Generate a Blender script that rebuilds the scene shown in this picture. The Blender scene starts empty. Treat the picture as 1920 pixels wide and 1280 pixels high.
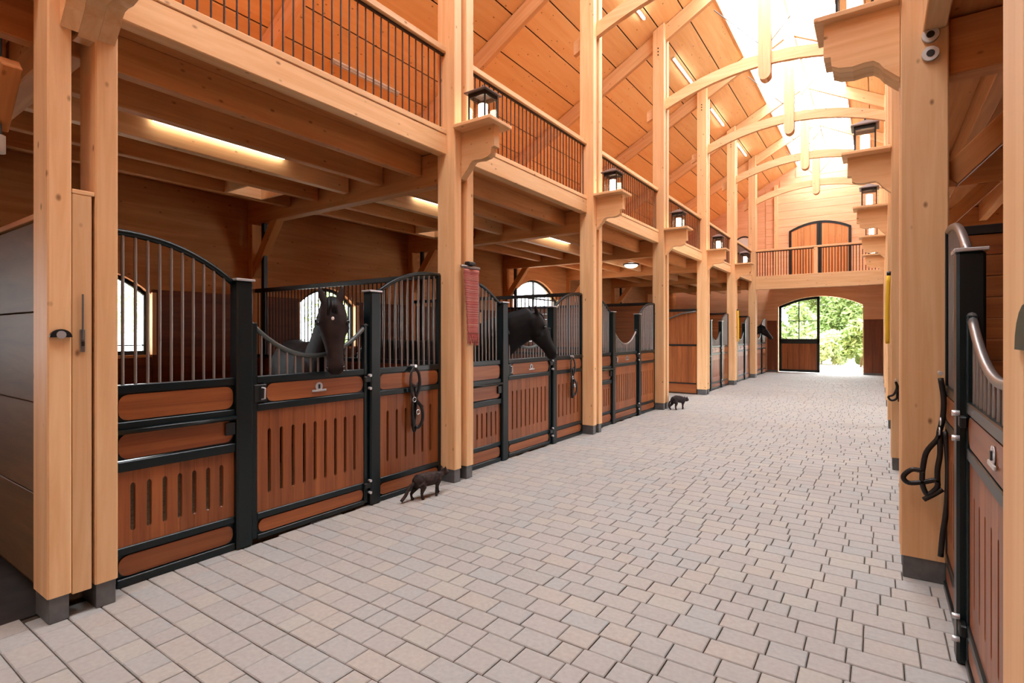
import bpy, bmesh, math, random
from mathutils import Vector, Matrix

random.seed(7)
sc = bpy.context.scene
COL = sc.collection

# ------------------------------------------------------------------ camera, world, exposure
CAM_YAW = math.radians(34.54)
cam_data = bpy.data.cameras.new("camera")
cam = bpy.data.objects.new("camera", cam_data)
COL.objects.link(cam)
cam.location = (0.0, 0.0, 1.6)
cam.rotation_euler = (math.pi / 2, 0.0, CAM_YAW)
cam_data.sensor_width = 36.0
cam_data.lens = 36.0 * 1000.0 / 1920.0
cam_data.shift_y = -13.0 / 1920.0
cam_data.clip_start = 0.02
cam_data.clip_end = 300.0
sc.camera = cam

world = bpy.data.worlds.new("world")
sc.world = world
world.use_nodes = True
wn = world.node_tree.nodes
wl = world.node_tree.links
wn.clear()
w_out = wn.new("ShaderNodeOutputWorld")
w_bg = wn.new("ShaderNodeBackground")
w_bg.inputs["Color"].default_value = (0.93, 0.97, 1.0, 1.0)
w_bg.inputs["Strength"].default_value = 15.2
wl.new(w_bg.outputs[0], w_out.inputs[0])

sc.view_settings.view_transform = 'Standard'
sc.view_settings.look = 'None'
sc.view_settings.gamma = 1.0
sc.view_settings.use_curve_mapping = False
sc.view_settings.exposure = 0.0
sc.cycles.max_bounces = 6
sc.cycles.diffuse_bounces = 5
sc.cycles.glossy_bounces = 2
sc.cycles.transparent_max_bounces = 8
sc.cycles.use_adaptive_sampling = True
sc.cycles.adaptive_threshold = 0.12
sc.cycles.adaptive_min_samples = 16
sc.cycles.caustics_reflective = False
sc.cycles.caustics_refractive = False
sc.cycles.sample_clamp_indirect = 12.0

# ------------------------------------------------------------------ layout constants
XL = -3.75            # aisle face of the long row of posts
XR = 0.117            # aisle face of the other row
XC = (XL + XR) / 2    # ridge
BAY = 3.379
def PY(k): return 0.985 + BAY * (k - 1)
PD = 0.25             # post depth across the aisle
A0, A1, B0, B1 = 0.0, 0.115, 0.205, 0.325
PM = 0.16             # middle of a pair
YE = 25.4             # end wall
YN = -3.2             # near end of the building
XBL = -8.0            # outer wall of the long row
XBR = XC + (XC - XBL)
SLOPE = 0.55
def roof_z(x): return 8.19 + SLOPE * ((-abs(x - XC) + XC) + 3.84)
SKY_HALF = 1.06
XS = -3.965           # stall front plane
XSR = 0.365

def mx(x, side):      # mirror about the ridge for the other row
    return x if side < 0 else 2 * XC - x

# ------------------------------------------------------------------ sky portals in the real openings
def portal(name, loc, rot, sx, sy):
    L = bpy.data.lights.new(name, 'AREA')
    L.shape = 'RECTANGLE'
    L.size, L.size_y = sx, sy
    L.cycles.is_portal = True
    o = bpy.data.objects.new(name, L)
    o.location = loc
    o.rotation_euler = rot
    COL.objects.link(o)
_sl = math.atan(SLOPE)
_len = SKY_HALF / math.cos(_sl)
portal("skylight_opening_west", (XC - SKY_HALF / 2, 11.0, roof_z(XC - SKY_HALF / 2) + 0.12), (0, -_sl, 0), _len, 28.0)
portal("skylight_opening_east", (XC + SKY_HALF / 2, 11.0, roof_z(XC + SKY_HALF / 2) + 0.12), (0, _sl, 0), _len, 28.0)
portal("far_doorway_opening", (-1.3, YE + 0.15, 1.6), (-math.pi / 2, 0, math.pi), 1.5, 3.1)
portal("passage_doorway_opening", (XBL - 0.12, 12.83, 1.6), (math.pi / 2, 0, -math.pi / 2), 2.4, 3.1)

portal("passage_doorway_opening_east", (XBR + 0.12, 12.97, 1.65), (math.pi / 2, 0, math.pi / 2), 3.0, 3.3)

# ------------------------------------------------------------------ materials
def new_mat(name):
    m = bpy.data.materials.new(name)
    m.use_nodes = True
    nt = m.node_tree
    nt.nodes.clear()
    out = nt.nodes.new("ShaderNodeOutputMaterial")
    b = nt.nodes.new("ShaderNodeBsdfPrincipled")
    nt.links.new(b.outputs[0], out.inputs[0])
    return m, nt, b, out

def srgb(r, g, b):
    f = lambda c: ((c / 255.0) / 12.92) if c / 255.0 <= 0.04045 else (((c / 255.0) + 0.055) / 1.055) ** 2.4
    return (f(r), f(g), f(b), 1.0)

def wood(name, axis, light, dark, rough=0.55, knots=True, fine=9.0, var=0.16, knot_col=None, coat=0.0):
    m, nt, b, out = new_mat(name)
    N, L = nt.nodes, nt.links
    tc = N.new("ShaderNodeTexCoord")
    oi = N.new("ShaderNodeObjectInfo")
    mul = N.new("ShaderNodeMath"); mul.operation = 'MULTIPLY'; mul.inputs[1].default_value = 37.0
    L.new(oi.outputs["Random"], mul.inputs[0])
    add = N.new("ShaderNodeVectorMath"); add.operation = 'ADD'
    L.new(tc.outputs["Object"], add.inputs[0]); L.new(mul.outputs[0], add.inputs[1])
    mp = N.new("ShaderNodeMapping")
    s = [fine, fine, fine]; s["xyz".index(axis)] = 0.45
    mp.inputs["Scale"].default_value = s
    L.new(add.outputs[0], mp.inputs["Vector"])
    n1 = N.new("ShaderNodeTexNoise"); n1.inputs["Scale"].default_value = 1.6
    n1.inputs["Detail"].default_value = 5.0; n1.inputs["Roughness"].default_value = 0.62
    n1.inputs["Distortion"].default_value = 0.7
    L.new(mp.outputs[0], n1.inputs["Vector"])
    cr = N.new("ShaderNodeValToRGB")
    cr.color_ramp.elements[0].position = 0.32; cr.color_ramp.elements[0].color = dark
    cr.color_ramp.elements[1].position = 0.68; cr.color_ramp.elements[1].color = light
    L.new(n1.outputs["Fac"], cr.inputs["Fac"])
    last = cr.outputs["Color"]
    if knots:
        mp2 = N.new("ShaderNodeMapping")
        s2 = [7.5, 7.5, 7.5]; s2["xyz".index(axis)] = 4.6
        mp2.inputs["Scale"].default_value = s2
        L.new(add.outputs[0], mp2.inputs["Vector"])
        v = N.new("ShaderNodeTexVoronoi"); v.inputs["Scale"].default_value = 1.0
        L.new(mp2.outputs[0], v.inputs["Vector"])
        kr = N.new("ShaderNodeValToRGB")
        kr.color_ramp.elements[0].position = 0.045; kr.color_ramp.elements[0].color = (1, 1, 1, 1)
        kr.color_ramp.elements[1].position = 0.12; kr.color_ramp.elements[1].color = (0, 0, 0, 1)
        L.new(v.outputs["Distance"], kr.inputs["Fac"])
        mk = N.new("ShaderNodeMixRGB")
        mk.inputs["Color2"].default_value = knot_col or srgb(120, 66, 30)
        mf = N.new("ShaderNodeMath"); mf.operation = 'MULTIPLY'; mf.inputs[1].default_value = 0.75
        L.new(kr.outputs["Color"], mf.inputs[0]); L.new(mf.outputs[0], mk.inputs["Fac"])
        L.new(last, mk.inputs["Color1"]); last = mk.outputs[0]
    hv = N.new("ShaderNodeHueSaturation")
    mr = N.new("ShaderNodeMapRange")
    mr.inputs["To Min"].default_value = 1.0 - var; mr.inputs["To Max"].default_value = 1.0 + var
    L.new(oi.outputs["Random"], mr.inputs["Value"]); L.new(mr.outputs[0], hv.inputs["Value"])
    L.new(last, hv.inputs["Color"])
    L.new(hv.outputs[0], b.inputs["Base Color"])
    b.inputs["Roughness"].default_value = rough
    b.inputs["Specular IOR Level"].default_value = 0.3
    if coat:
        b.inputs["Coat Weight"].default_value = coat
        b.inputs["Coat Roughness"].default_value = 0.25
    bp = N.new("ShaderNodeBump"); bp.inputs["Strength"].default_value = 0.12; bp.inputs["Distance"].default_value = 0.004
    L.new(n1.outputs["Fac"], bp.inputs["Height"]); L.new(bp.outputs[0], b.inputs["Normal"])
    return m

def plain(name, col, rough=0.5, metal=0.0, spec=0.5, noise=0.0, nscale=20.0, bump=0.0):
    m, nt, b, out = new_mat(name)
    b.inputs["Roughness"].default_value = rough
    b.inputs["Metallic"].default_value = metal
    b.inputs["Specular IOR Level"].default_value = spec
    if noise > 0:
        N, L = nt.nodes, nt.links
        tc = N.new("ShaderNodeTexCoord")
        n1 = N.new("ShaderNodeTexNoise"); n1.inputs["Scale"].default_value = nscale
        n1.inputs["Detail"].default_value = 4.0
        L.new(tc.outputs["Object"], n1.inputs["Vector"])
        cr = N.new("ShaderNodeValToRGB")
        cr.color_ramp.elements[0].position = 0.3
        cr.color_ramp.elements[0].color = tuple(c * (1 - noise) for c in col[:3]) + (1,)
        cr.color_ramp.elements[1].position = 0.7
        cr.color_ramp.elements[1].color = tuple(min(1, c * (1 + noise)) for c in col[:3]) + (1,)
        L.new(n1.outputs["Fac"], cr.inputs["Fac"]); L.new(cr.outputs[0], b.inputs["Base Color"])
        if bump:
            bp = N.new("ShaderNodeBump"); bp.inputs["Strength"].default_value = bump; bp.inputs["Distance"].default_value = 0.01
            L.new(n1.outputs["Fac"], bp.inputs["Height"]); L.new(bp.outputs[0], b.inputs["Normal"])
    else:
        b.inputs["Base Color"].default_value = col
    return m

def emitter(name, col, strength):
    m, nt, b, out = new_mat(name)
    b.inputs["Base Color"].default_value = (0.8, 0.8, 0.8, 1)
    b.inputs["Emission Color"].default_value = col
    b.inputs["Emission Strength"].default_value = strength
    return m

def thin_glass(name, tint=(0.95, 0.97, 0.97, 1), refl=0.06):
    m, nt, b, out = new_mat(name)
    N, L = nt.nodes, nt.links
    N.remove(b)
    t = N.new("ShaderNodeBsdfTransparent"); t.inputs[0].default_value = tint
    g = N.new("ShaderNodeBsdfGlossy"); g.inputs["Roughness"].default_value = 0.05
    mix = N.new("ShaderNodeMixShader"); mix.inputs[0].default_value = refl
    L.new(t.outputs[0], mix.inputs[1]); L.new(g.outputs[0], mix.inputs[2]); L.new(mix.outputs[0], out.inputs[0])
    return m

T_L, T_D = srgb(239, 197, 149), srgb(224, 173, 122)
TIM = {a: wood("spruce_timber_" + a, a, T_L, T_D, 0.55, True) for a in "xyz"}
R_L, R_D = srgb(250, 212, 156), srgb(241, 194, 134)
ROOFW = {a: wood("roof_board_" + a, a, R_L, R_D, 0.6, True, 6.0, 0.10) for a in "xy"}
D_L, D_D = srgb(214, 150, 94), srgb(190, 124, 72)
DECK = {a: wood("loft_board_" + a, a, D_L, D_D, 0.65, True, 7.0, 0.12) for a in "xyz"}
S_L, S_D = srgb(160, 94, 50), srgb(126, 66, 32)
STALL = {a: wood("stall_hardwood_" + a, a, S_L, S_D, 0.4, False, 11.0, 0.16, None, 0.25) for a in "xyz"}
P_L, P_D = srgb(128, 70, 40), srgb(98, 50, 28)
PANEL = {a: wood("stained_panel_" + a, a, P_L, P_D, 0.5, False, 6.0, 0.08) for a in "xyz"}
O_L, O_D = srgb(116, 82, 48), srgb(96, 66, 36)
OLIVE = wood("partition_panel", "x", O_L, O_D, 0.55, False, 5.0, 0.08)
WALLW = wood("gable_board", "x", srgb(232, 184, 144), srgb(216, 162, 120), 0.6, False, 5.0, 0.06)
GREEN = plain("dark_green_metal", srgb(11, 24, 27), 0.3, 0.0, 0.4)
BLACK = plain("black_metal", srgb(14, 13, 13), 0.45, 0.0, 0.5)
BALU = plain("dark_baluster_metal", srgb(48, 28, 22), 0.5, 0.2, 0.5)
GALV = plain("galvanised_bar", srgb(150, 142, 138), 0.35, 0.75, 0.5)
GALVL = plain("zinc_washer", srgb(196, 194, 190), 0.5, 0.3)
CHROME = plain("polished_steel", srgb(212, 213, 216), 0.25, 0.55)
SHOE = plain("grey_steel_shoe", srgb(104, 104, 104), 0.5, 0.5, 0.5, 0.2, 14)
RUBBER = plain("dark_rubber_floor", srgb(46, 38, 34), 0.8, 0, 0.3, 0.35, 6, 0.3)
BEDDING = plain("stall_bedding", srgb(92, 66, 44), 0.95, 0, 0.1, 0.4, 30, 0.6)
JOINT = plain("joint_sand", srgb(84, 72, 62), 0.95, 0, 0.1, 0.25, 40)
OUTG = plain("outdoor_gravel", srgb(196, 188, 176), 0.95, 0, 0.1, 0.15, 3)
LEATHER = plain("black_leather", srgb(24, 18, 16), 0.45, 0, 0.5, 0.3, 30)
GLASS = thin_glass("window_glass")
SKYGLASS = thin_glass("skylight_glass", (0.97, 0.98, 1, 1), 0.04)
TUBE = emitter("fluorescent_tube", (1.0, 0.92, 0.74, 1), 9.0)
TUBE_ROOF = emitter("roof_tube", (1.0, 0.97, 0.92, 1), 22.0)
TUBE_OFF = plain("unlit_tube", srgb(205, 200, 192), 0.4)
BULB = emitter("lantern_light", (1.0, 0.92, 0.76, 1), 14.0)
DOME = emitter("ceiling_lamp_dome", (1.0, 0.95, 0.85, 1), 2.0)
LGLASS = thin_glass("lantern_glass", (0.96, 0.94, 0.9, 1), 0.08)
LROOF = plain("lantern_roof_metal", srgb(120, 104, 100), 0.4, 0.4)
LFRAME = plain("lantern_frame_metal", srgb(34, 27, 24), 0.45, 0.3)
YELLOW = plain("yellow_webbing", srgb(228, 186, 40), 0.7)
WHITEP = plain("white_plastic", srgb(214, 212, 206), 0.45)
COAT_B = plain("dark_brown_horse_coat", srgb(46, 36, 34), 0.7, 0, 0.15, 0.3, 9)
COAT_K = plain("black_horse_coat", srgb(18, 15, 16), 0.6, 0, 0.2, 0.35, 9)
MANE = plain("black_mane_hair", srgb(14, 12, 12), 0.6, 0, 0.4, 0.3, 60)
EYE = plain("animal_eye", srgb(12, 8, 6), 0.08, 0, 0.8)
STAR = plain("white_star_hair", srgb(215, 208, 202), 0.7)
CATF = plain("tabby_fur", srgb(58, 46, 42), 0.8, 0, 0.2, 0.6, 26, 0.4)
CATK = plain("dark_cat_fur", srgb(44, 34, 34), 0.8, 0, 0.2, 0.5, 26, 0.4)
BARK = plain("tree_bark", srgb(104, 84, 62), 0.9, 0, 0.1, 0.4, 12)
LEAF_A = plain("pale_green_leaf", srgb(178, 192, 138), 0.6, 0, 0.3, 0.35, 3)
LEAF_B = plain("dark_green_leaf", srgb(138, 162, 100), 0.6, 0, 0.3, 0.35, 3)

def paver_mat():
    m, nt, b, out = new_mat("concrete_paver")
    N, L = nt.nodes, nt.links
    geo = N.new("ShaderNodeNewGeometry"); oi = N.new("ShaderNodeObjectInfo"); tc = N.new("ShaderNodeTexCoord")
    ad = N.new("ShaderNodeMath"); ad.operation = 'ADD'
    L.new(geo.outputs["Random Per Island"], ad.inputs[0]); L.new(oi.outputs["Random"], ad.inputs[1])
    fr = N.new("ShaderNodeMath"); fr.operation = 'FRACT'; L.new(ad.outputs[0], fr.inputs[0])
    cr = N.new("ShaderNodeValToRGB")
    e = cr.color_ramp.elements
    e[0].position = 0.0; e[0].color = srgb(158, 156, 151)
    e[1].position = 1.0; e[1].color = srgb(167, 164, 156)
    for p, c in ((0.3, (164, 159, 154)), (0.55, (159, 159, 156)), (0.8, (167, 160, 152))):
        x = e.new(p); x.color = srgb(*c)
    L.new(fr.outputs[0], cr.inputs["Fac"])
    n1 = N.new("ShaderNodeTexNoise"); n1.inputs["Scale"].default_value = 38.0; n1.inputs["Detail"].default_value = 5
    L.new(geo.outputs["Position"], n1.inputs["Vector"])
    n2 = N.new("ShaderNodeTexNoise"); n2.inputs["Scale"].default_value = 0.9; n2.inputs["Detail"].default_value = 3
    L.new(geo.outputs["Position"], n2.inputs["Vector"])
    m1 = N.new("ShaderNodeMapRange"); m1.inputs["To Min"].default_value = 0.82; m1.inputs["To Max"].default_value = 1.16
    L.new(n1.outputs["Fac"], m1.inputs["Value"])
    m2 = N.new("ShaderNodeMapRange"); m2.inputs["To Min"].default_value = 0.9; m2.inputs["To Max"].default_value = 1.08
    L.new(n2.outputs["Fac"], m2.inputs["Value"])
    mm = N.new("ShaderNodeMath"); mm.operation = 'MULTIPLY'
    L.new(m1.outputs[0], mm.inputs[0]); L.new(m2.outputs[0], mm.inputs[1])
    hv = N.new("ShaderNodeHueSaturation"); L.new(mm.outputs[0], hv.inputs["Value"]); L.new(cr.outputs[0], hv.inputs["Color"])
    L.new(hv.outputs[0], b.inputs["Base Color"])
    b.inputs["Roughness"].default_value = 0.72
    bp = N.new("ShaderNodeBump"); bp.inputs["Strength"].default_value = 0.25; bp.inputs["Distance"].default_value = 0.004
    L.new(n1.outputs["Fac"], bp.inputs["Height"]); L.new(bp.outputs[0], b.inputs["Normal"])
    return m
PAVER = paver_mat()

def rug_mat():
    m, nt, b, out = new_mat("red_striped_weave")
    N, L = nt.nodes, nt.links
    geo = N.new("ShaderNodeNewGeometry")
    sp = N.new("ShaderNodeSeparateXYZ"); L.new(geo.outputs["Position"], sp.inputs[0])
    w = N.new("ShaderNodeMath"); w.operation = 'MULTIPLY'; w.inputs[1].default_value = 190.0
    L.new(sp.outputs["Z"], w.inputs[0])
    n = N.new("ShaderNodeTexNoise"); n.noise_dimensions = '1D'; n.inputs["Scale"].default_value = 1.0; n.inputs["Detail"].default_value = 2
    L.new(w.outputs[0], n.inputs["W"])
    cr = N.new("ShaderNodeValToRGB")
    e = cr.color_ramp.elements
    e[0].position = 0.38; e[0].color = srgb(120, 44, 44)
    e[1].position = 0.66; e[1].color = srgb(222, 170, 152)
    x = e.new(0.52); x.color = srgb(176, 84, 80)
    L.new(n.outputs["Fac"], cr.inputs["Fac"]); L.new(cr.outputs[0], b.inputs["Base Color"])
    b.inputs["Roughness"].default_value = 0.9
    return m
RUG = rug_mat()

# ------------------------------------------------------------------ helpers
W = {}
def wloc(o): return W[o.name] if o is not None else Vector((0, 0, 0))

def put(name, me, loc, parent=None, rot=None, scale=None):
    o = bpy.data.objects.new(name, me)
    COL.objects.link(o)
    loc = Vector(loc)
    W[o.name] = loc
    if parent is not None:
        o.parent = parent
        o.location = loc - wloc(parent)
    else:
        o.location = loc
    if rot is not None: o.rotation_euler = rot
    if scale is not None: o.scale = scale
    return o

def tag(o, label, cat, group=None):
    o["label"] = label; o["category"] = cat
    if group: o["group"] = group
    return o

def thing(name, loc, label, cat, group=None):
    o = bpy.data.objects.new(name, None)
    o.empty_display_size = 0.1
    COL.objects.link(o)
    o.location = loc; W[o.name] = Vector(loc)
    return tag(o, label, cat, group)

def struct(o): o["kind"] = "structure"; return o
def struct_root(name, loc=(0, 0, 0)):
    o = bpy.data.objects.new(name, None); COL.objects.link(o); o.location = loc; W[o.name] = Vector(loc)
    o["kind"] = "structure"
    return o

_cache = {}
def cbox_mesh(sx, sy, sz, mat, c):
    key = (round(sx, 4), round(sy, 4), round(sz, 4), mat.name, round(c, 4))
    if key in _cache: return _cache[key]
    hx, hy, hz = sx / 2, sy / 2, sz / 2
    c = min(c, hx * 0.45, hy * 0.45, hz * 0.45)
    bm = bmesh.new()
    V = {}
    for ix in (-1, 1):
        for iy in (-1, 1):
            for iz in (-1, 1):
                V[ix, iy, iz, 0] = bm.verts.new((ix * hx, iy * (hy - c), iz * (hz - c)))
                V[ix, iy, iz, 1] = bm.verts.new((ix * (hx - c), iy * hy, iz * (hz - c)))
                V[ix, iy, iz, 2] = bm.verts.new((ix * (hx - c), iy * (hy - c), iz * hz))
    for s in (-1, 1):
        bm.faces.new([V[s, -1, -1, 0], V[s, 1, -1, 0], V[s, 1, 1, 0], V[s, -1, 1, 0]])
        bm.faces.new([V[-1, s, -1, 1], V[1, s, -1, 1], V[1, s, 1, 1], V[-1, s, 1, 1]])
        bm.faces.new([V[-1, -1, s, 2], V[1, -1, s, 2], V[1, 1, s, 2], V[-1, 1, s, 2]])
    for a in (-1, 1):
        for b in (-1, 1):
            bm.faces.new([V[a, b, -1, 0], V[a, b, 1, 0], V[a, b, 1, 1], V[a, b, -1, 1]])
            bm.faces.new([V[a, -1, b, 0], V[a, 1, b, 0], V[a, 1, b, 2], V[a, -1, b, 2]])
            bm.faces.new([V[-1, a, b, 1], V[1, a, b, 1], V[1, a, b, 2], V[-1, a, b, 2]])
            for d in (-1, 1):
                bm.faces.new([V[a, b, d, 0], V[a, b, d, 1], V[a, b, d, 2]])
    bmesh.ops.recalc_face_normals(bm, faces=bm.faces)
    me = bpy.data.meshes.new("block"); bm.to_mesh(me); bm.free()
    me.materials.append(mat)
    _cache[key] = me
    return me

def box(name, x0, x1, y0, y1, z0, z1, mat, parent=None, c=0.006):
    x0, x1 = min(x0, x1), max(x0, x1); y0, y1 = min(y0, y1), max(y0, y1); z0, z1 = min(z0, z1), max(z0, z1)
    me = cbox_mesh(x1 - x0, y1 - y0, z1 - z0, mat, c)
    return put(name, me, ((x0 + x1) / 2, (y0 + y1) / 2, (z0 + z1) / 2), parent)

def raw(name, verts, faces, mat, parent=None, smooth=False, origin=None):
    vs = [Vector(v) for v in verts]
    if origin is None:
        mn = [min(v[i] for v in vs) for i in range(3)]; mxx = [max(v[i] for v in vs) for i in range(3)]
        origin = Vector([(a + b) / 2 for a, b in zip(mn, mxx)])
    else: origin = Vector(origin)
    me = bpy.data.meshes.new(name)
    me.from_pydata([tuple(v - origin) for v in vs], [], faces)
    bm = bmesh.new(); bm.from_mesh(me); bmesh.ops.recalc_face_normals(bm, faces=bm.faces); bm.to_mesh(me); bm.free()
    me.materials.append(mat)
    if smooth:
        for p in me.polygons: p.use_smooth = True
    return put(name, me, origin, parent)

def beam(name, p0, p1, w, h, mat, parent=None, c=0.006):
    """timber from p0 to p1 in an XZ plane: w across Y, h in the plane; grain along its length"""
    p0, p1 = Vector(p0), Vector(p1)
    d = p1 - p0
    me = cbox_mesh(d.length, w, h, mat, c)
    return put(name, me, (p0 + p1) / 2, parent, rot=(0, -math.atan2(d.z, d.x), 0))

def prism(name, pts, axis, a, b, mat, parent=None):
    """polygon pts in the plane across axis, extruded from a to b"""
    n = len(pts); vs = []
    for t in (a, b):
        for (u, v) in pts:
            vs.append({'y': (u, t, v), 'x': (t, u, v), 'z': (u, v, t)}[axis])
    fs = [list(range(n))[::-1], list(range(n, 2 * n))] + [[i, (i + 1) % n, n + (i + 1) % n, n + i] for i in range(n)]
    return raw(name, vs, fs, mat, parent)

def ribbon(name, top, bot, y0, y1, mat, parent=None):
    n = len(top); vs = []
    for y in (y0, y1):
        vs += [(x, y, z) for x, z in top] + [(x, y, z) for x, z in bot]
    fs = []
    for i in range(n - 1):
        fs.append([i, i + 1, n + i + 1, n + i])
        o = 2 * n
        fs.append([o + i, o + i + 1, o + n + i + 1, o + n + i])
        fs.append([i, i + 1, o + i + 1, o + i])
        fs.append([n + i, n + i + 1, o + n + i + 1, o + n + i])
    o = 2 * n
    fs.append([0, n, o + n, o]); fs.append([n - 1, 2 * n - 1, o + 2 * n - 1, o + n - 1])
    return raw(name, vs, fs, mat, parent)

_cyl = {}
def cyl_mesh(mat, n=8, taper=1.0):
    key = (mat.name, n, taper)
    if key in _cyl: return _cyl[key]
    bm = bmesh.new()
    bmesh.ops.create_cone(bm, cap_ends=True, segments=n, radius1=1, radius2=taper, depth=1)
    me = bpy.data.meshes.new("rod"); bm.to_mesh(me); bm.free(); me.materials.append(mat)
    for p in me.polygons: p.use_smooth = len(p.vertices) == 4
    _cyl[key] = me
    return me
def rod(name, x, y, z0, z1, r, mat, parent=None, n=8, taper=1.0):
    return put(name, cyl_mesh(mat, n, taper), (x, y, (z0 + z1) / 2), parent, scale=(r, r, abs(z1 - z0)))
def disc(name, x, y, z, r, t, axis, mat, parent=None, n=12):
    rot = {'z': (0, 0, 0), 'y': (math.pi / 2, 0, 0), 'x': (0, math.pi / 2, 0)}[axis]
    return put(name, cyl_mesh(mat, n), (x, y, z), parent, rot=rot, scale=(r, r, t))

def tube_data(pts, r, n=8, closed=False, flat=1.0):
    pts = [Vector(p) for p in pts]; m = len(pts); vs = []; fs = []
    prev = None
    for i, p in enumerate(pts):
        a = pts[(i - 1) % m] if (closed or i > 0) else pts[0]
        b = pts[(i + 1) % m] if (closed or i < m - 1) else pts[-1]
        t = (b - a).normalized()
        if prev is None:
            up = Vector((0, 0, 1)) if abs(t.z) < 0.9 else Vector((1, 0, 0))
            prev = (up - t * up.dot(t)).normalized()
        else:
            q = prev - t * prev.dot(t)
            prev = q.normalized() if q.length > 1e-6 else prev
        s = t.cross(prev)
        for k in range(n):
            ang = 2 * math.pi * k / n
            vs.append(p + prev * (math.cos(ang) * r) + s * (math.sin(ang) * r * flat))
    rng = m if closed else m - 1
    for i in range(rng):
        for k in range(n):
            j = (i + 1) % m
            fs.append([i * n + k, i * n + (k + 1) % n, j * n + (k + 1) % n, j * n + k])
    if not closed:
        fs.append(list(range(n))[::-1]); fs.append([(m - 1) * n + k for k in range(n)])
    return vs, fs
def tube(name, pts, r, mat, parent=None, n=8, closed=False, flat=1.0):
    vs, fs = tube_data(pts, r, n, closed, flat)
    return raw(name, vs, fs, mat, parent, smooth=True)

def rounded_rect(u0, u1, v0, v1, r, k=4):
    pts = []
    for (cu, cv, a0) in ((u1 - r, v1 - r, 0), (u0 + r, v1 - r, 90), (u0 + r, v0 + r, 180), (u1 - r, v0 + r, 270)):
        for i in range(k + 1):
            a = math.radians(a0 + 90 * i / k)
            pts.append((cu + r * math.cos(a), cv + r * math.sin(a)))
    return pts

def catmull(P, per=6):
    out = []
    P = [Vector(p) for p in P]
    for i in range(len(P) - 1):
        a = P[i - 1] if i > 0 else P[i] * 2 - P[i + 1]
        b, c = P[i], P[i + 1]
        d = P[i + 2] if i + 2 < len(P) else P[i + 1] * 2 - P[i]
        for k in range(per):
            t = k / per
            out.append(0.5 * ((2 * b) + (c - a) * t + (2 * a - 5 * b + 4 * c - d) * t * t + (-a + 3 * b - 3 * c + d) * t ** 3))
    out.append(P[-1])
    return out

ORD = ["first", "second", "third", "fourth", "fifth", "sixth", "seventh", "eighth"]

# ================================================================== THE SETTING
# ---- floors
floor = struct(box("floor", XS - 0.1, XSR + 0.12, YN, YE + 0.1, -0.12, -0.014, JOINT, None, 0.001))
ROW = 0.1545
LENS = (0.125, 0.18, 0.235)
def paver_geo(L, D, h=0.05, g=0.0028, ch=0.0045):
    hx, hy = L / 2 - g, D / 2 - g
    v = [(-hx, -hy, -h), (hx, -hy, -h), (hx, hy, -h), (-hx, hy, -h),
         (-hx, -hy, -ch), (hx, -hy, -ch), (hx, hy, -ch), (-hx, hy, -ch),
         (-hx + ch, -hy + ch, 0), (hx - ch, -hy + ch, 0), (hx - ch, hy - ch, 0), (-hx + ch, hy - ch, 0)]
    f = [[8, 9, 10, 11]]
    for i in range(4):
        j = (i + 1) % 4
        f.append([i, j, 4 + j, 4 + i]); f.append([4 + i, 4 + j, 8 + j, 8 + i])
    return v, f
paver_me = {}
for L_ in LENS:
    v, f = paver_geo(L_, ROW)
    me = bpy.data.meshes.new("paver"); me.from_pydata(v, [], f); me.materials.append(PAVER); paver_me[L_] = me
pv, pf = [], []
n_pav = 0
rnd = random.Random(3)
def lay(x0, x1, y0, y1, singles):
    global n_pav
    r = 0
    y = y0
    while y < y1 - 0.02:
        x = x0 + rnd.uniform(-0.1, 0.0)
        while x < x1:
            L_ = rnd.choice((LENS[0], LENS[1], LENS[2], LENS[2], LENS[1]))
            cx, cy, cz = x + L_ / 2, y + ROW / 2, rnd.uniform(-0.0016, 0.0014)
            tx, ty = rnd.uniform(-0.004, 0.004), rnd.uniform(-0.005, 0.005)
            # size in the photograph decides which are single pieces
            zz = -math.sin(CAM_YAW) * cx + math.cos(CAM_YAW) * cy
            ll = math.cos(CAM_YAW) * cx + math.sin(CAM_YAW) * cy
            inview = zz > 0.9 and abs(ll / zz) < 0.99 and 1.6 / zz < 0.67
            if singles and inview and n_pav < 300 and x > x0 + 0.02 and x + L_ < x1 + 0.05:
                put("paver", paver_me[L_], (cx, cy, cz), floor, rot=(ty, tx, 0)); n_pav += 1
            else:
                v, f = paver_geo(L_, ROW)
                b = len(pv)
                for a in v: pv.append((a[0] + cx, a[1] + cy, a[2] + cz + a[0] * tx + a[1] * ty))
                pf.extend([[q + b for q in ff] for ff in f])
            x += L_
        y += ROW
lay(XS + 0.05, XSR - 0.03, 0.75, YE + 0.3, True)
lay(XS + 0.05, XSR - 0.03, 0.75 - 25 * ROW, 0.75, False)
lay(XBL + 0.1, XS + 0.05, PY(4) + 0.33, PY(5), False)
paving = raw("paving", pv, pf, PAVER, floor, origin=(XC, 12, 0)); paving["kind"] = "stuff"

struct(box("floor_wash", XBL, XS - 0.02, YN, PY(1) + 0.1, -0.1, -0.004, RUBBER, None, 0.002))
struct(box("floor_stalls", XBL, XS - 0.02, PY(1) + 0.1, PY(4) + 0.33, -0.1, 0.01, BEDDING, None, 0.002))
struct(box("floor_stalls_far", XBL, XS - 0.02, PY(5), YE, -0.1, 0.01, BEDDING, None, 0.002))
struct(box("floor_passage", XBL, XS - 0.1, PY(4) + 0.33, PY(5), -0.12, -0.014, JOINT, None, 0.002))
struct(box("floor_opposite", XSR + 0.02, XBR, YN, YE, -0.1, 0.01, BEDDING, None, 0.002))
struct(box("ground", -60, 60, -50, 110, -0.4, -0.13, OUTG, None, 0.001))
struct(box("ground_apron", -9, 6, YE + 0.3, YE + 9, -0.13, -0.005, OUTG, None, 0.001))

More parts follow.
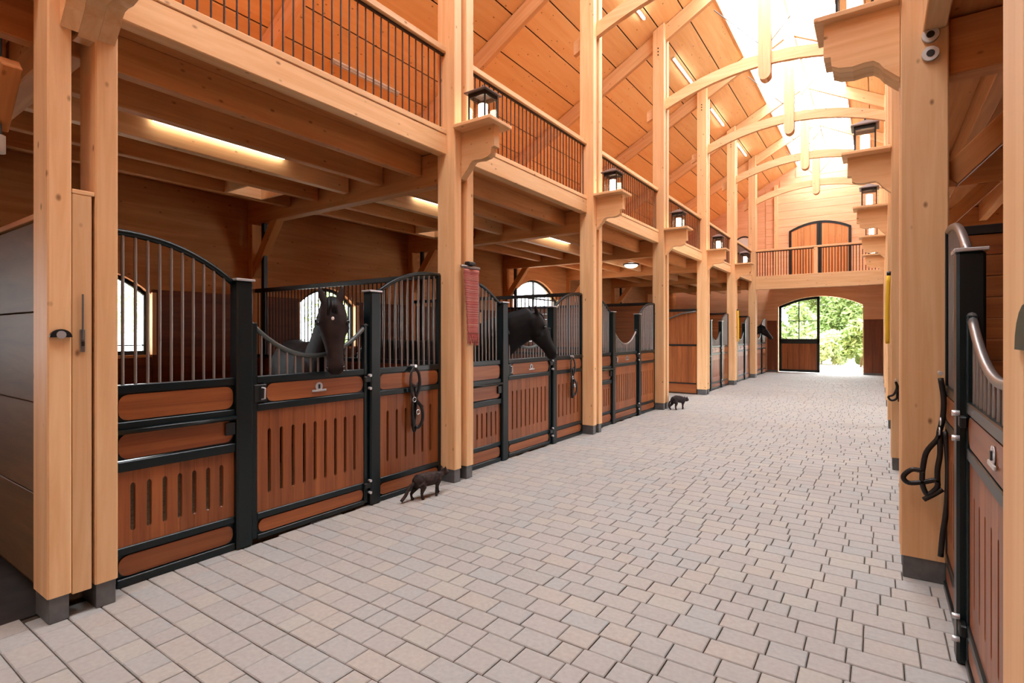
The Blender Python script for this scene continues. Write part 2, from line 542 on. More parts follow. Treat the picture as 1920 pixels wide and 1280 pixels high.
# ---- outer wall of the long row, with window and passage openings
def wall_with_arches(name, x0, x1, y0, y1, z0, z1, openings, mat):
    """wall slab in the YZ plane; openings = (ya, yb, zb, zspring, zpeak)"""
    bm = bmesh.new()
    ops = sorted(openings)
    def block(pts):
        vs = [[bm.verts.new((x, y, z)) for (y, z) in pts] for x in (x0, x1)]
        n = len(pts)
        bm.faces.new(vs[0]); bm.faces.new(vs[1][::-1])
        for i in range(n):
            bm.faces.new([vs[0][i], vs[1][i], vs[1][(i + 1) % n], vs[0][(i + 1) % n]])
    y = y0
    for (ya, yb, zb, zs, zp) in ops:
        block([(y, z0), (ya, z0), (ya, z1), (y, z1)])
        if zb > z0 + 0.01: block([(ya, z0), (yb, z0), (yb, zb), (ya, zb)])
        n = 12
        arc = []
        for i in range(n + 1):
            t = i / n
            arc.append((ya + (yb - ya) * t, zs + (zp - zs) * (1 - (2 * t - 1) ** 2)))
        for i in range(n):
            block([arc[i], arc[i + 1], (arc[i + 1][0], z1), (arc[i][0], z1)])
        y = yb
    block([(y, z0), (y1, z0), (y1, z1), (y, z1)])
    bmesh.ops.recalc_face_normals(bm, faces=bm.faces)
    me = bpy.data.meshes.new(name); bm.to_mesh(me); bm.free(); me.materials.append(mat)
    return struct(put(name, me, (0, 0, 0)))

WINS = [(1.95, 3.13, 1.33, 2.14, 2.42), (5.33, 6.5, 1.38, 2.12, 2.42), (9.1, 10.2, 1.36, 2.12, 2.42),
        (11.62, 14.05, -0.1, 2.62, 3.14), (15.9, 17.0, 1.36, 2.12, 2.42), (19.2, 20.3, 1.36, 2.12, 2.42), (-1.9, -0.4, 1.33, 2.14, 2.42)]
wall_l = wall_with_arches("wall_left", XBL - 0.22, XBL, YN, YE + 0.2, -0.1, 6.1, WINS, DECK["y"])
wall_r = wall_with_arches("wall_right", XBR, XBR + 0.22, YN, YE + 0.2, -0.1, 6.1, [(11.48, 14.47, -0.1, 3.2, 3.3)], DECK["y"])
# stained wainscot boards on the inside of the outer wall, and a pale ledge above them
def wain(y0, y1, zt=2.2):
    segs = [(y0, y1, 0.02, zt)]
    for (ya, yb, zb, zs, zp) in WINS:
        nxt = []
        for (a, b, c, d) in segs:
            if yb <= a or ya >= b: nxt.append((a, b, c, d)); continue
            if ya > a: nxt.append((a, ya, c, d))
            if yb < b: nxt.append((yb, b, c, d))
            if zb > c + 0.05: nxt.append((max(a, ya), min(b, yb), c, zb - 0.03))
        segs = nxt
    for (a, b, c, d) in segs:
        box("wainscot_panel", XBL, XBL + 0.03, a + 0.004, b - 0.004, c, d, PANEL["y"], wall_l, 0.003)
for k in (1, 2, 3, 5, 6, 7):
    wain(PY(k) + 0.3, min(PY(k + 1), YE))
wain(YN, PY(1))

def arch_window(i, ya, yb, zb, zs, zp, mull=True, door=False):
    root = struct_root("window_%d" % i, (XBL - 0.1, (ya + yb) / 2, zb))
    x0, x1 = XBL - 0.14, XBL - 0.08
    n = 14
    arc = [(ya + (yb - ya) * t / n, zs + (zp - zs) * (1 - (2 * t / n - 1) ** 2)) for t in range(n + 1)]
    fr = 0.055
    box("frame_jamb", x0, x1, ya, ya + fr, zb, zs + 0.06, BLACK, root, 0.003)
    box("frame_jamb", x0, x1, yb - fr, yb, zb, zs + 0.06, BLACK, root, 0.003)
    box("frame_sill", x0, x1, ya, yb, zb, zb + fr, BLACK, root, 0.003)
    tube("frame_head", [((x0 + x1) / 2, y, z - 0.03) for y, z in arc], 0.03, BLACK, root, 6)
    ym = (ya + yb) / 2
    box("mullion", x0, x1, ym - 0.02, ym + 0.02, zb, zp - 0.02, BLACK, root, 0.003)
    if door:
        for zz in (1.0, 2.15, zs):
            box("muntin", x0 + 0.01, x1 - 0.01, ya, yb, zz - 0.02, zz + 0.02, BLACK, root, 0.003)
    else:
        box("muntin", x0 + 0.01, x1 - 0.01, ya, yb, zb + 0.12, zb + 0.135, BLACK, root, 0.002)
    for (a, b) in ((ya, ym), (ym, yb)):
        m = [(y, z) for y, z in arc if a - 1e-6 <= y <= b + 1e-6]
        prism("pane", [(a, zb), (b, zb)] + [(y, z) for y, z in reversed(m)], 'x', XBL - 0.112, XBL - 0.108, GLASS, root)
    # pale reveal lining
    box("reveal", XBL - 0.08, XBL + 0.045, yb - 0.002, yb + 0.05, zb, zs + 0.02, TIM["z"], root, 0.004)
    box("reveal", XBL - 0.08, XBL + 0.045, ya - 0.05, ya + 0.002, zb, zs + 0.02, TIM["z"], root, 0.004)
for i, wd in enumerate(WINS):
    arch_window(i + 1, *wd, door=(i == 3))

# ---- end wall with arched doorway, unseen near wall kept solid to darken faces turned to the camera
DX0, DX1 = -3.58, -0.53
def gable(name, y0, y1, openings, mat):
    bm = bmesh.new()
    def block(pts):
        vs = [[bm.verts.new((x, y, z)) for (x, z) in pts] for y in (y0, y1)]
        n = len(pts)
        bm.faces.new(vs[0]); bm.faces.new(vs[1][::-1])
        for i in range(n): bm.faces.new([vs[0][i], vs[1][i], vs[1][(i + 1) % n], vs[0][(i + 1) % n]])
    x = XBL - 0.2
    for (xa, xb, zb, zs, zp) in openings:
        block([(x, -0.1), (xa, -0.1), (xa, 3.4), (x, 3.4)])
        n = 12
        arc = [(xa + (xb - xa) * t / n, zs + (zp - zs) * (1 - (2 * t / n - 1) ** 2)) for t in range(n + 1)]
        for i in range(n):
            block([arc[i], arc[i + 1], (arc[i + 1][0], 3.4), (arc[i][0], 3.4)])
        x = xb
    block([(x, -0.1), (XBR + 0.2, -0.1), (XBR + 0.2, 3.4), (x, 3.4)])
    block([(XBL - 0.2, 3.4), (XBR + 0.2, 3.4), (XBR + 0.2, roof_z(XBR + 0.2) + 0.1), (XC, roof_z(XC) + 0.1), (XBL - 0.2, roof_z(XBL - 0.2) + 0.1)])
    bmesh.ops.recalc_face_normals(bm, faces=bm.faces)
    me = bpy.data.meshes.new(name); bm.to_mesh(me); bm.free(); me.materials.append(mat)
    return struct(put(name, me, (0, 0, 0)))
wall_e = gable("wall_far", YE, YE + 0.25, [(DX0, DX1, 0, 2.80, 3.2)], WALLW)
wall_n = gable("wall_near", YN - 0.25, YN, [], WALLW)
# horizontal cladding boards on the inner face of the end wall, aisle width, above the gallery
for j in range(16):
    z0 = 3.8 + j * 0.34
    zt = min(z0 + 0.335, roof_z(XL - 0.3) - 0.05 if False else 9.2)
    half = min(2.25, max(0.0, (9.15 - zt) / SLOPE + 0.0))
    if half < 0.2: break
    box("cladding_board", XC - half, XC + half, YE - 0.03, YE, z0, zt, WALLW, wall_e, 0.006)
for (a, b) in ((XL - 0.25, DX0 - 0.03), (DX1 + 0.03, XR + 0.25)):
    nb = max(1, round((b - a) / 0.34))
    for j in range(nb):
        box("wainscot_panel", a + (b - a) * j / nb + 0.003, a + (b - a) * (j + 1) / nb - 0.003, YE - 0.04, YE, 0.08, 2.2, PANEL["z"], wall_e, 0.004)
    box("baseboard_far", a, b, YE - 0.05, YE, -0.01, 0.08, SHOE, wall_e, 0.004)
for x in (-3.72, -3.62 + 0.0):
    pass
# wall posts of the gable
for xg in (-3.72, XR - 0.02 - 0.1):
    box("gable_stud", xg, xg + 0.14, YE - 0.14, YE - 0.03, 3.75, 8.0, TIM["z"], wall_e, 0.006)

# ---- the arched end door: one leaf shut, the other stands open outside
def door_leaf():
    root = struct_root("door_1", ((DX0 + XC) / 2 - 0.1, YE + 0.1, 0))
    xa, xb = DX0 + 0.02, -2.03
    xm_full = (DX0 + DX1) / 2
    zf = lambda x: 2.80 + 0.4 * (1 - ((x - xm_full) / ((DX1 - DX0) / 2)) ** 2)
    y0, y1 = YE + 0.06, YE + 0.12
    box("stile", xa, xa + 0.1, y0, y1, 0.02, zf(xa + 0.05) - 0.02, GREEN, root)
    box("stile", xb - 0.1, xb, y0, y1, 0.02, zf(xb) - 0.02, GREEN, root)
    box("rail", xa, xb, y0, y1, 0.02, 0.12, GREEN, root)
    box("rail", xa, xb, y0, y1, 1.22, 1.42, GREEN, root)
    n = 10
    top = [(xa + (xb - xa) * i / n, zf(xa + (xb - xa) * i / n) - 0.01) for i in range(n + 1)]
    ribbon("head_rail", top, [(x, z - 0.11) for x, z in top], y0, y1, GREEN, root)
    for j in range(6):
        a = xa + 0.1 + (xb - xa - 0.2) * j / 6
        box("board", a + 0.002, a + (xb - xa - 0.2) / 6 - 0.002, y0 + 0.015, y1 - 0.015, 0.12, 1.22, STALL["z"], root, 0.004)
    box("light_stop_board", xa + 0.08, xb - 0.08, y1 - 0.016, y1 - 0.004, 0.1, 1.24, STALL["z"], root, 0.001)  # added behind the boards to stop daylight leaking through their gaps
    xm = (xa + xb) / 2
    box("muntin", xm - 0.018, xm + 0.018, y0 + 0.015, y1 - 0.015, 1.42, zf(xm) - 0.1, GREEN, root, 0.003)
    box("muntin", xa + 0.1, xb - 0.1, y0 + 0.015, y1 - 0.015, 2.16, 2.19, GREEN, root, 0.003)
    for (a, b, z0) in ((xa + 0.1, xm, 1.42), (xm, xb - 0.1, 1.42)):
        box("pane", a, b, y0 + 0.026, y0 + 0.03, z0, 2.16, GLASS, root, 0.0005)
        pts = [(a, 2.19), (b, 2.19)] + [(b + (a - b) * i / 5, zf(b + (a - b) * i / 5) - 0.1) for i in range(6)]
        prism("pane", pts, 'y', y0 + 0.026, y0 + 0.03, GLASS, root)
door_leaf()

# ---- arched double door of the gallery, and a small arched window beside it
def gallery_door():
    root = struct_root("door_2", (-2.03, YE - 0.05, 3.8))
    xa, xb = -3.15, -0.92
    xm = (xa + xb) / 2
    zf = lambda x: 5.98 + 0.32 * (1 - ((x - xm) / ((xb - xa) / 2)) ** 2)
    y0, y1 = YE - 0.10, YE - 0.032
    n = 12
    top = [(xa + (xb - xa) * i / n, zf(xa + (xb - xa) * i / n)) for i in range(n + 1)]
    ribbon("head_rail", top, [(x, z - 0.1) for x, z in top], y0, y1, GREEN, root)
    for a in (xa, xm - 0.09, xm + 0.0, xb - 0.09):
        box("stile", a, a + 0.09, y0, y1, 3.8, zf(a + 0.045) - 0.02, GREEN, root)
    for (a, b) in ((xa + 0.09, xm - 0.09), (xm + 0.09, xb - 0.09)):
        w = (b - a) / 4
        for j in range(4):
            p, q = a + j * w + 0.003, a + (j + 1) * w - 0.003
            prism("board", [(p, 3.82), (q, 3.82), (q, zf(q) - 0.09), (p, zf(p) - 0.09)], 'y', y0 + 0.015, y1 - 0.01, DECK["z"], root)
gallery_door()
def small_window():
    root = struct_root("window_8", (-5.0, YE - 0.05, 5.2))
    xa, xb, zb = -5.35, -4.55, 5.2
    xm = (xa + xb) / 2
    zf = lambda x: 5.75 + 0.22 * (1 - ((x - xm) / ((xb - xa) / 2)) ** 2)
    y0, y1 = YE - 0.05, YE - 0.002
    top = [(xa + (xb - xa) * i / 8, zf(xa + (xb - xa) * i / 8)) for i in range(9)]
    ribbon("frame_head", top, [(x, z - 0.06) for x, z in top], y0, y1, BLACK, root)
    box("frame_jamb", xa, xa + 0.05, y0, y1, zb, 5.78, BLACK, root)
    box("frame_jamb", xb - 0.05, xb, y0, y1, zb, 5.78, BLACK, root)
    box("frame_sill", xa, xb, y0, y1, zb, zb + 0.05, BLACK, root)
    prism("pane", [(xa + 0.04, zb + 0.04), (xb - 0.04, zb + 0.04)] + [(x, z - 0.05) for x, z in reversed(top)], 'y', YE - 0.03, YE - 0.026, WHITEP, root)
small_window()

# ---- roof: boarded slopes with joints, open glazed ridge
TR_Y = [YN] + [PY(k) + PM for k in range(0, 8)] + [YE]
TR_Y = sorted(set([y for y in TR_Y if YN <= y <= YE]))
def roof_slope(name, side):
    root = struct_root(name, (mx(-5.5, side), 11, 7))
    edges = [XC - SKY_HALF, -3.40, -3.90, -4.40, -4.90, -5.42, -5.98, -6.50, -7.00, -7.52, XBL - 0.25]
    for i in range(len(edges) - 1):
        xa, xb = edges[i], edges[i + 1]
        for j in range(len(TR_Y) - 1):
            ya, yb = TR_Y[j] + 0.004, TR_Y[j + 1] - 0.004
            xm = (xa + xb) / 2
            ln = abs(xa - xb) / math.cos(_sl) - 0.022
            me = cbox_mesh(ln, yb - ya, 0.03, ROOFW["y"], 0.006)
            put("roof_board", me, (mx(xm, side), (ya + yb) / 2, roof_z(xm) + 0.015), root, rot=(0, -_sl if side < 0 else _sl, 0))
    # weather skin above the boards
    xm = (edges[0] + edges[-1]) / 2
    me = cbox_mesh(abs(edges[0] - edges[-1]) / math.cos(_sl), YE - YN + 0.4, 0.06, BALU, 0.002)
    put("roof_skin", me, (mx(xm, side), (YE + YN) / 2, roof_z(xm) + 0.075), root, rot=(0, -_sl if side < 0 else _sl, 0))
    # skylight kerb
    me = cbox_mesh(0.05, YE - YN, 0.16, TIM["y"], 0.005)
    put("skylight_kerb", me, (mx(edges[0] + 0.0, side), (YE + YN) / 2, roof_z(edges[0]) + 0.06), root)
    return root
roof_slope("roof_left", -1); roof_slope("roof_right", 1)
sky = struct_root("skylight", (XC, 11, 9))
for s in (-1, 1):
    xm = XC + s * SKY_HALF / 2
    for j in range(len(TR_Y) - 1):
        for h in range(3):
            ya = TR_Y[j] + (TR_Y[j + 1] - TR_Y[j]) * h / 3; yb = TR_Y[j] + (TR_Y[j + 1] - TR_Y[j]) * (h + 1) / 3
            put("pane", cbox_mesh(_len, yb - ya - 0.02, 0.008, SKYGLASS, 0.001), (xm, (ya + yb) / 2, roof_z(xm) + 0.10), sky, rot=(0, s * _sl, 0))
            put("glazing_bar", cbox_mesh(_len, 0.03, 0.035, WHITEP, 0.003), (xm, yb, roof_z(xm) + 0.09), sky, rot=(0, s * _sl, 0))
box("ridge_bar", XC - 0.03, XC + 0.03, YN, YE, roof_z(XC) + 0.06, roof_z(XC) + 0.14, WHITEP, sky)

# ---- loft decks (the ceilings over the stalls), with joists
HATCH = {1, 2}
def loft(name, side):
    root = struct_root(name, (mx(-5.9, side), 11, 3.7))
    zt0, zt1 = 3.655, 3.72
    xa, xb = XBL, XL - PD
    for k in range(0, 8):
        y0 = max(YN, PY(k) + PM) if k > 0 else YN
        y1 = min(YE, PY(k + 1) + PM)
        hx0, hx1, hy0, hy1 = -6.84, -6.305, PY(k + 1) - 0.86, PY(k + 1) - 0.36
        def slab(a, b, c, d): box("deck_board", mx(a, side), mx(b, side), c, d, zt0, zt1, DECK["y"], root, 0.002)
        nstrip = 8
        xs = [xa + (xb - xa) * i / nstrip for i in range(nstrip + 1)]
        if k in HATCH and side < 0:
            xs = [xa, (xa + hx0) / 2, hx0, hx1] + [hx1 + (xb - hx1) * i / 5 for i in range(1, 6)]
        for i in range(len(xs) - 1):
            if k in HATCH and side < 0 and i == 2:
                slab(xs[i] + .002, xs[i + 1] - .002, y0, hy0); slab(xs[i] + .002, xs[i + 1] - .002, hy1, y1)
            else: slab(xs[i] + .002, xs[i + 1] - .002, y0, y1)
        if k in HATCH and side < 0:
            for (a, b, c, d) in ((hx0, hx0 + .03, hy0, hy1), (hx1 - .03, hx1, hy0, hy1), (hx0, hx1, hy0, hy0 + .03), (hx0, hx1, hy1 - .03, hy1)):
                box("hatch_kerb", a, b, c, d, 3.405, zt1 + 0.12, TIM["y"], root, 0.003)
        ya, yb = (PY(k) + 0.325 if k > 0 else YN), min(PY(k + 1), YE)
        for j in range(5):
            xj = -4.30 - j * 0.635
            box("joist", mx(xj - 0.10, side), mx(xj, side), ya - 0.06, yb + 0.06, 3.40, zt0, DECK["y"] if j != 2 else TIM["y"], root, 0.006)  # third joist takes paler timber, painting in the tube's light on it
    return root
loft("ceiling_left", -1); loft("ceiling_right", 1)
gal = struct_root("ceiling_gallery", (XC, 23.4, 3.6))
for i in range(10):
    a = XL - 0.12 + (XR - XL + 0.24) * i / 10; b = XL - 0.12 + (XR - XL + 0.24) * (i + 1) / 10
    box("deck_board", a + .002, b - .002, PY(7) + 0.2, YE, 3.62, 3.70, DECK["y"], gal, 0.002)

# ================================================================== TIMBER FRAME
POST_L = {
    1: "double timber post with flush pull and bolt latch beside the dark wash bay",
    2: "double timber post with a red striped rug hanging on it",
    3: "double timber post between the black horse's stall and the empty stall",
    4: "double timber post at the passage mouth with a small dark cat at its foot",
    5: "double timber post on the far side of the open passage",
    6: "double timber post of the long stall row with a yellow strap hung on it",
    7: "double timber post carrying the gallery bridge beam, long stall row end"}
POST_R = {
    1: "pale timber post cut off by the picture's right edge with black pull",
    2: "large timber post on the right with two steel ring bolts and black halter",
    3: "timber post with a yellow strap just behind the large right-hand post",
    4: "slim far timber post in right row, second behind the ring-bolt post",
    5: "slim far timber post in right row, third behind the ring-bolt post",
    6: "slim far timber post in right row, fourth behind the ring-bolt post",
    7: "last timber post in right row, holding the gallery bridge end"}
def post(k, side):
    y = PY(k)
    if side > 0 and k == 1: y = 0.505
    xf = XL if side < 0 else XR
    xb = mx(XL - PD, side) if side < 0 else XR + PD
    t = thing("timber_post", ((xf + xb) / 2, y + PM, 0), (POST_L if side < 0 else POST_R)[k], "post",
              "double posts of the long stall row" if side < 0 else "double posts of the opposite row")
    first = side < 0 and k == 1
    for (a, b) in (((-0.022, 0.085), (0.195, 0.308)) if first else ((A0, A1), (B0, B1))):
        z0 = 0.145
        zf, zb = roof_z(xf) - 0.03, roof_z(xb) - 0.03
        c = 0.008
        x0, x1 = min(xf, xb), max(xf, xb)
        outline = [(x0, y + a + c), (x0 + c, y + a), (x1 - c, y + a), (x1, y + a + c), (x1, y + b - c), (x1 - c, y + b), (x0 + c, y + b), (x0, y + b - c)]
        n = 8
        vs = [(px, py, z0) for px, py in outline] + [(px, py, roof_z(px) - 0.03) for px, py in outline]
        fs = [list(range(n))[::-1], list(range(n, 2 * n))] + [[i, (i + 1) % n, n + (i + 1) % n, n + i] for i in range(n)]
        raw("timber", vs, fs, TIM["z"], t)
        box("base_shoe", x0 + 0.012, x1 - 0.012, y + a + 0.008, y + b - 0.008, 0.0, 0.15, SHOE, t, 0.004)
    for dz in (0.0, 0.07, 0.14):
        if k >= 3 and side < 0:
            disc("bolt", (xf + xb) / 2, y - 0.004, 7.55 + dz, 0.014, 0.02, 'y', BLACK, t, 8)
    return t
posts_l = {k: post(k, -1) for k in range(1, 8)}
posts_r = {k: post(k, 1) for k in range(1, 8)}
for z in (3.445, 3.325):
    b = disc("ring_bolt", 0.272, PY(2) - 0.01, z + 0.08, 0.046, 0.03, 'y', GALVL, posts_r[2], 16)
    disc("ring_bolt_hole", 0.272, PY(2) - 0.022, z + 0.08, 0.022, 0.012, 'y', BLACK, posts_r[2], 12)
# pulls on the first posts
def half_pull(x, y, z, s, par, d=0.02):
    pts = [(y + 0.05 * math.cos(a), z + 0.045 * math.sin(a)) for a in [math.pi * i / 10 for i in range(11)]]
    prism("cup_pull", pts, 'x', x, x + s * d, BLACK, par)
    if d > 0.01: disc("pull_plate", x + s * (d + 0.001), y, z + 0.014, 0.022, 0.006, 'x', CHROME, par, 12)
half_pull(XL, 1.018, 1.585, 1, posts_l[1])
half_pull(XR, 0.685, 1.585, -1, posts_r[1], 0.004)
# the pocket door leaf shut away between the timbers of the first post
leaf = thing("pocket_door", (XL - 0.15, PY(1) + PM, 0.13), "pale timber leaf with steel bolt filling the gap of the first post", "door")
box("leaf_edge", XL - 0.25, XL - 0.006, PY(1) + 0.088, PY(1) + 0.180, 0.13, 2.40, TIM["z"], leaf, 0.004)
box("top_cap", XL - 0.25, XL - 0.004, PY(1) + 0.087, PY(1) + 0.193, 2.40, 2.425, TIM["y"], leaf, 0.003)
lp = box("latch_plate", XL - 0.006, XL + 0.004, PY(1) + 0.122, PY(1) + 0.146, 1.50, 1.63, GALV, leaf, 0.003)
rod("latch_bolt", XL + 0.006, PY(1) + 0.134, 1.57, 1.83, 0.005, SHOE, leaf)
rod("latch_knob", XL + 0.012, PY(1) + 0.134, 1.535, 1.56, 0.008, BLACK, leaf)

# dark panelled side wall of the first stall, seen from the wash bay
sw = thing("panelled_partition", (XBL / 2 + XL / 2, PY(1) + 0.1, 0), "dull brown panelled side wall of the first stall facing the wash bay", "partition")
for i in range(4):
    for j in range(4):
        xa = -4.0 - i * 1.0; za = 0.10 + j * 0.545
        box("panel", xa - 0.996, xa - 0.004, PY(1) + 0.03, PY(1) + 0.12, za + 0.003, za + 0.542, OLIVE, sw, 0.004)
box("cap_board", XBL, -4.0, PY(1) + 0.015, PY(1) + 0.14, 2.285, 2.32, DECK["x"], sw, 0.004)
box("core", XBL, -4.0, PY(1) + 0.12, PY(1) + 0.2, 0.10, 2.28, PANEL["x"], sw, 0.004)

# ---- loft edge beams, railings
def bay_span(k, side):
    y0 = PY(k) + B1 if k > 0 else YN
    if side > 0 and k == 1: y0 = 0.505 + B1
    y1 = PY(k + 1)
    if side > 0 and k == 0: y1 = 0.505
    return y0, y1
BAYN = ["wash bay", "first stall", "second stall", "third stall", "open passage", "fifth bay", "sixth bay"]
for side in (-1, 1):
    rown = "left" if side < 0 else "right"
    for k in range(0, 7):
        y0, y1 = bay_span(k, side)
        xf, xb2 = mx(XL - 0.118, side), mx(XL - 0.24, side)
        t = thing("loft_beam", ((xf + xb2) / 2, (y0 + y1) / 2, 3.555),
                  "pale loft edge beam over the %s in the %s row" % (BAYN[k], rown), "beam", "loft edge beams")
        box("timber", xf, xb2, y0, y1, 3.555, 3.765, TIM["y"], t, 0.006)
        box("cap_board", mx(XL - 0.112, side), mx(XL - 0.252, side), y0, y1, 3.768, 3.825, TIM["y"], t, 0.006)
        r = thing("loft_railing", ((xf + xb2) / 2, (y0 + y1) / 2, 3.8),
                  "dark baluster loft railing over the %s in the %s row" % (BAYN[k], rown), "railing", "loft railings")
        xr = mx(XL - 0.165, side)
        box("handrail", mx(XL - 0.12, side), mx(XL - 0.21, side), y0, y1, 4.655, 4.725, TIM["y"], r, 0.008)
        box("top_flat", xr - 0.012, xr + 0.012, y0, y1, 4.63, 4.655, BALU, r, 0.003)
        if k == 0 and side > 0: continue
        nb = max(2, round((y1 - y0) / 0.092))
        for j in range(nb):
            yy = y0 + (y1 - y0) * (j + 0.5) / nb
            rod("baluster", xr, yy, 3.825, 4.635, 0.0075, BALU, r, 6)

# ---- gallery bridge
t = thing("bridge_beam", (XC, PY(7) + PM, 3.25), "wide pale beam carrying the gallery across the far end of aisle", "beam")
box("timber", XL, XR, PY(7) + 0.02, PY(7) + 0.16, 3.25, 3.74, TIM["x"], t, 0.008)
r = thing("gallery_railing", (XC, PY(7) + 0.1, 3.74), "dark baluster railing of the gallery crossing the far end", "railing")
box("handrail", XL, XR, PY(7) + 0.05, PY(7) + 0.13, 4.64, 4.71, TIM["x"], r, 0.008)
box("top_flat", XL, XR, PY(7) + 0.08, PY(7) + 0.10, 4.61, 4.64, BALU, r, 0.003)
box("newel", XC - 0.06, XC + 0.06, PY(7) + 0.03, PY(7) + 0.15, 3.74, 4.64, TIM["z"], r, 0.006)
for j in range(44):
    xx = XL + (XR - XL) * (j + 0.5) / 44
    if abs(xx - XC) > 0.07: rod("baluster", xx, PY(7) + 0.09, 3.74, 4.62, 0.013, BALU, r, 6)

# ---- cross beams with braces
for side in (-1, 1):
    for k in range(1, 8):
        yc = PY(k) + PM
        if side > 0 and k == 1: yc = 0.505 + PM
        t = thing("cross_beam", (mx(-6, side), yc, 3.28), "dark %s tie beam over stall side from the %s post of the %s row" %
                  ("braced", ORD[k - 1], "left" if side < 0 else "right"), "beam", "tie beams under the lofts")
        box("timber", mx(XBL, side), mx(XL - PD - 0.002, side), yc - 0.08, yc + 0.08, 3.28, 3.64, DECK["x"], t, 0.008)
        p0, p1 = (mx(XBL + 0.02, side), yc, 2.45), (mx(-7.3, side), yc, 3.32)
        if side > 0: p0, p1 = p1, p0
        beam("brace", p0, p1, 0.12, 0.14, DECK["x"], t)
        if side > 0:
            beam("brace", (0.37, yc, 2.62), (1.05, yc, 3.32), 0.10, 0.14, DECK["x"], t)
        else:
            box("wall_post", XBL, XBL + 0.12, yc - 0.07, yc + 0.07, 0.0, 3.28, DECK["z"], t, 0.006)

# ---- roof trusses
for k in range(1, 8):
    yc = PY(k) + PM
    t = thing("roof_truss", (XC, yc, 6.4), "arched collar roof truss standing on the %s pair of posts" % ORD[k - 1], "truss", "arched collar trusses")
    y0, y1 = yc - 0.043, yc + 0.043
    for s in (-1, 1):
        xe = mx(XBL, s)
        pts_t = [(XC, roof_z(XC) - 0.004), (xe, roof_z(xe) - 0.004)]
        a = (mx(XBL + 0.05, s), yc, roof_z(XBL + 0.05) - 0.19); b = (XC, yc, roof_z(XC) - 0.19)
        if s > 0: a, b = b, a
        beam("rafter", a, b, 0.10, 0.30, TIM["x"], t)
    n = 24
    hw = (XR - XL) / 2
    def arc(off):
        out = []
        for i in range(n + 1):
            x = XC + (hw + 0.42) * (2 * i / n - 1)
            out.append((x, 6.92 - 0.40 * ((x - XC) / hw) ** 2 + off))
        return out
    ribbon("collar", arc(0.11), arc(-0.11), y0, y1, TIM["x"], t)
    # king post with a rounded foot
    foot = [(XC + 0.11 * math.cos(a), 6.62 + 0.12 * math.sin(a)) for a in [math.pi + math.pi * i / 8 for i in range(9)]]
    prism("king_post", foot + [(XC + 0.11, roof_z(XC) - 0.1), (XC - 0.11, roof_z(XC) - 0.1)], 'y', yc - 0.11, yc + 0.11, TIM["z"], t)
    for s in (-1, 1):
        tube("tie_rod", [(XC + s * 0.1, yc, 7.25), (XC + s * 0.95, yc, 8.2)], 0.008, SHOE, t, 6)

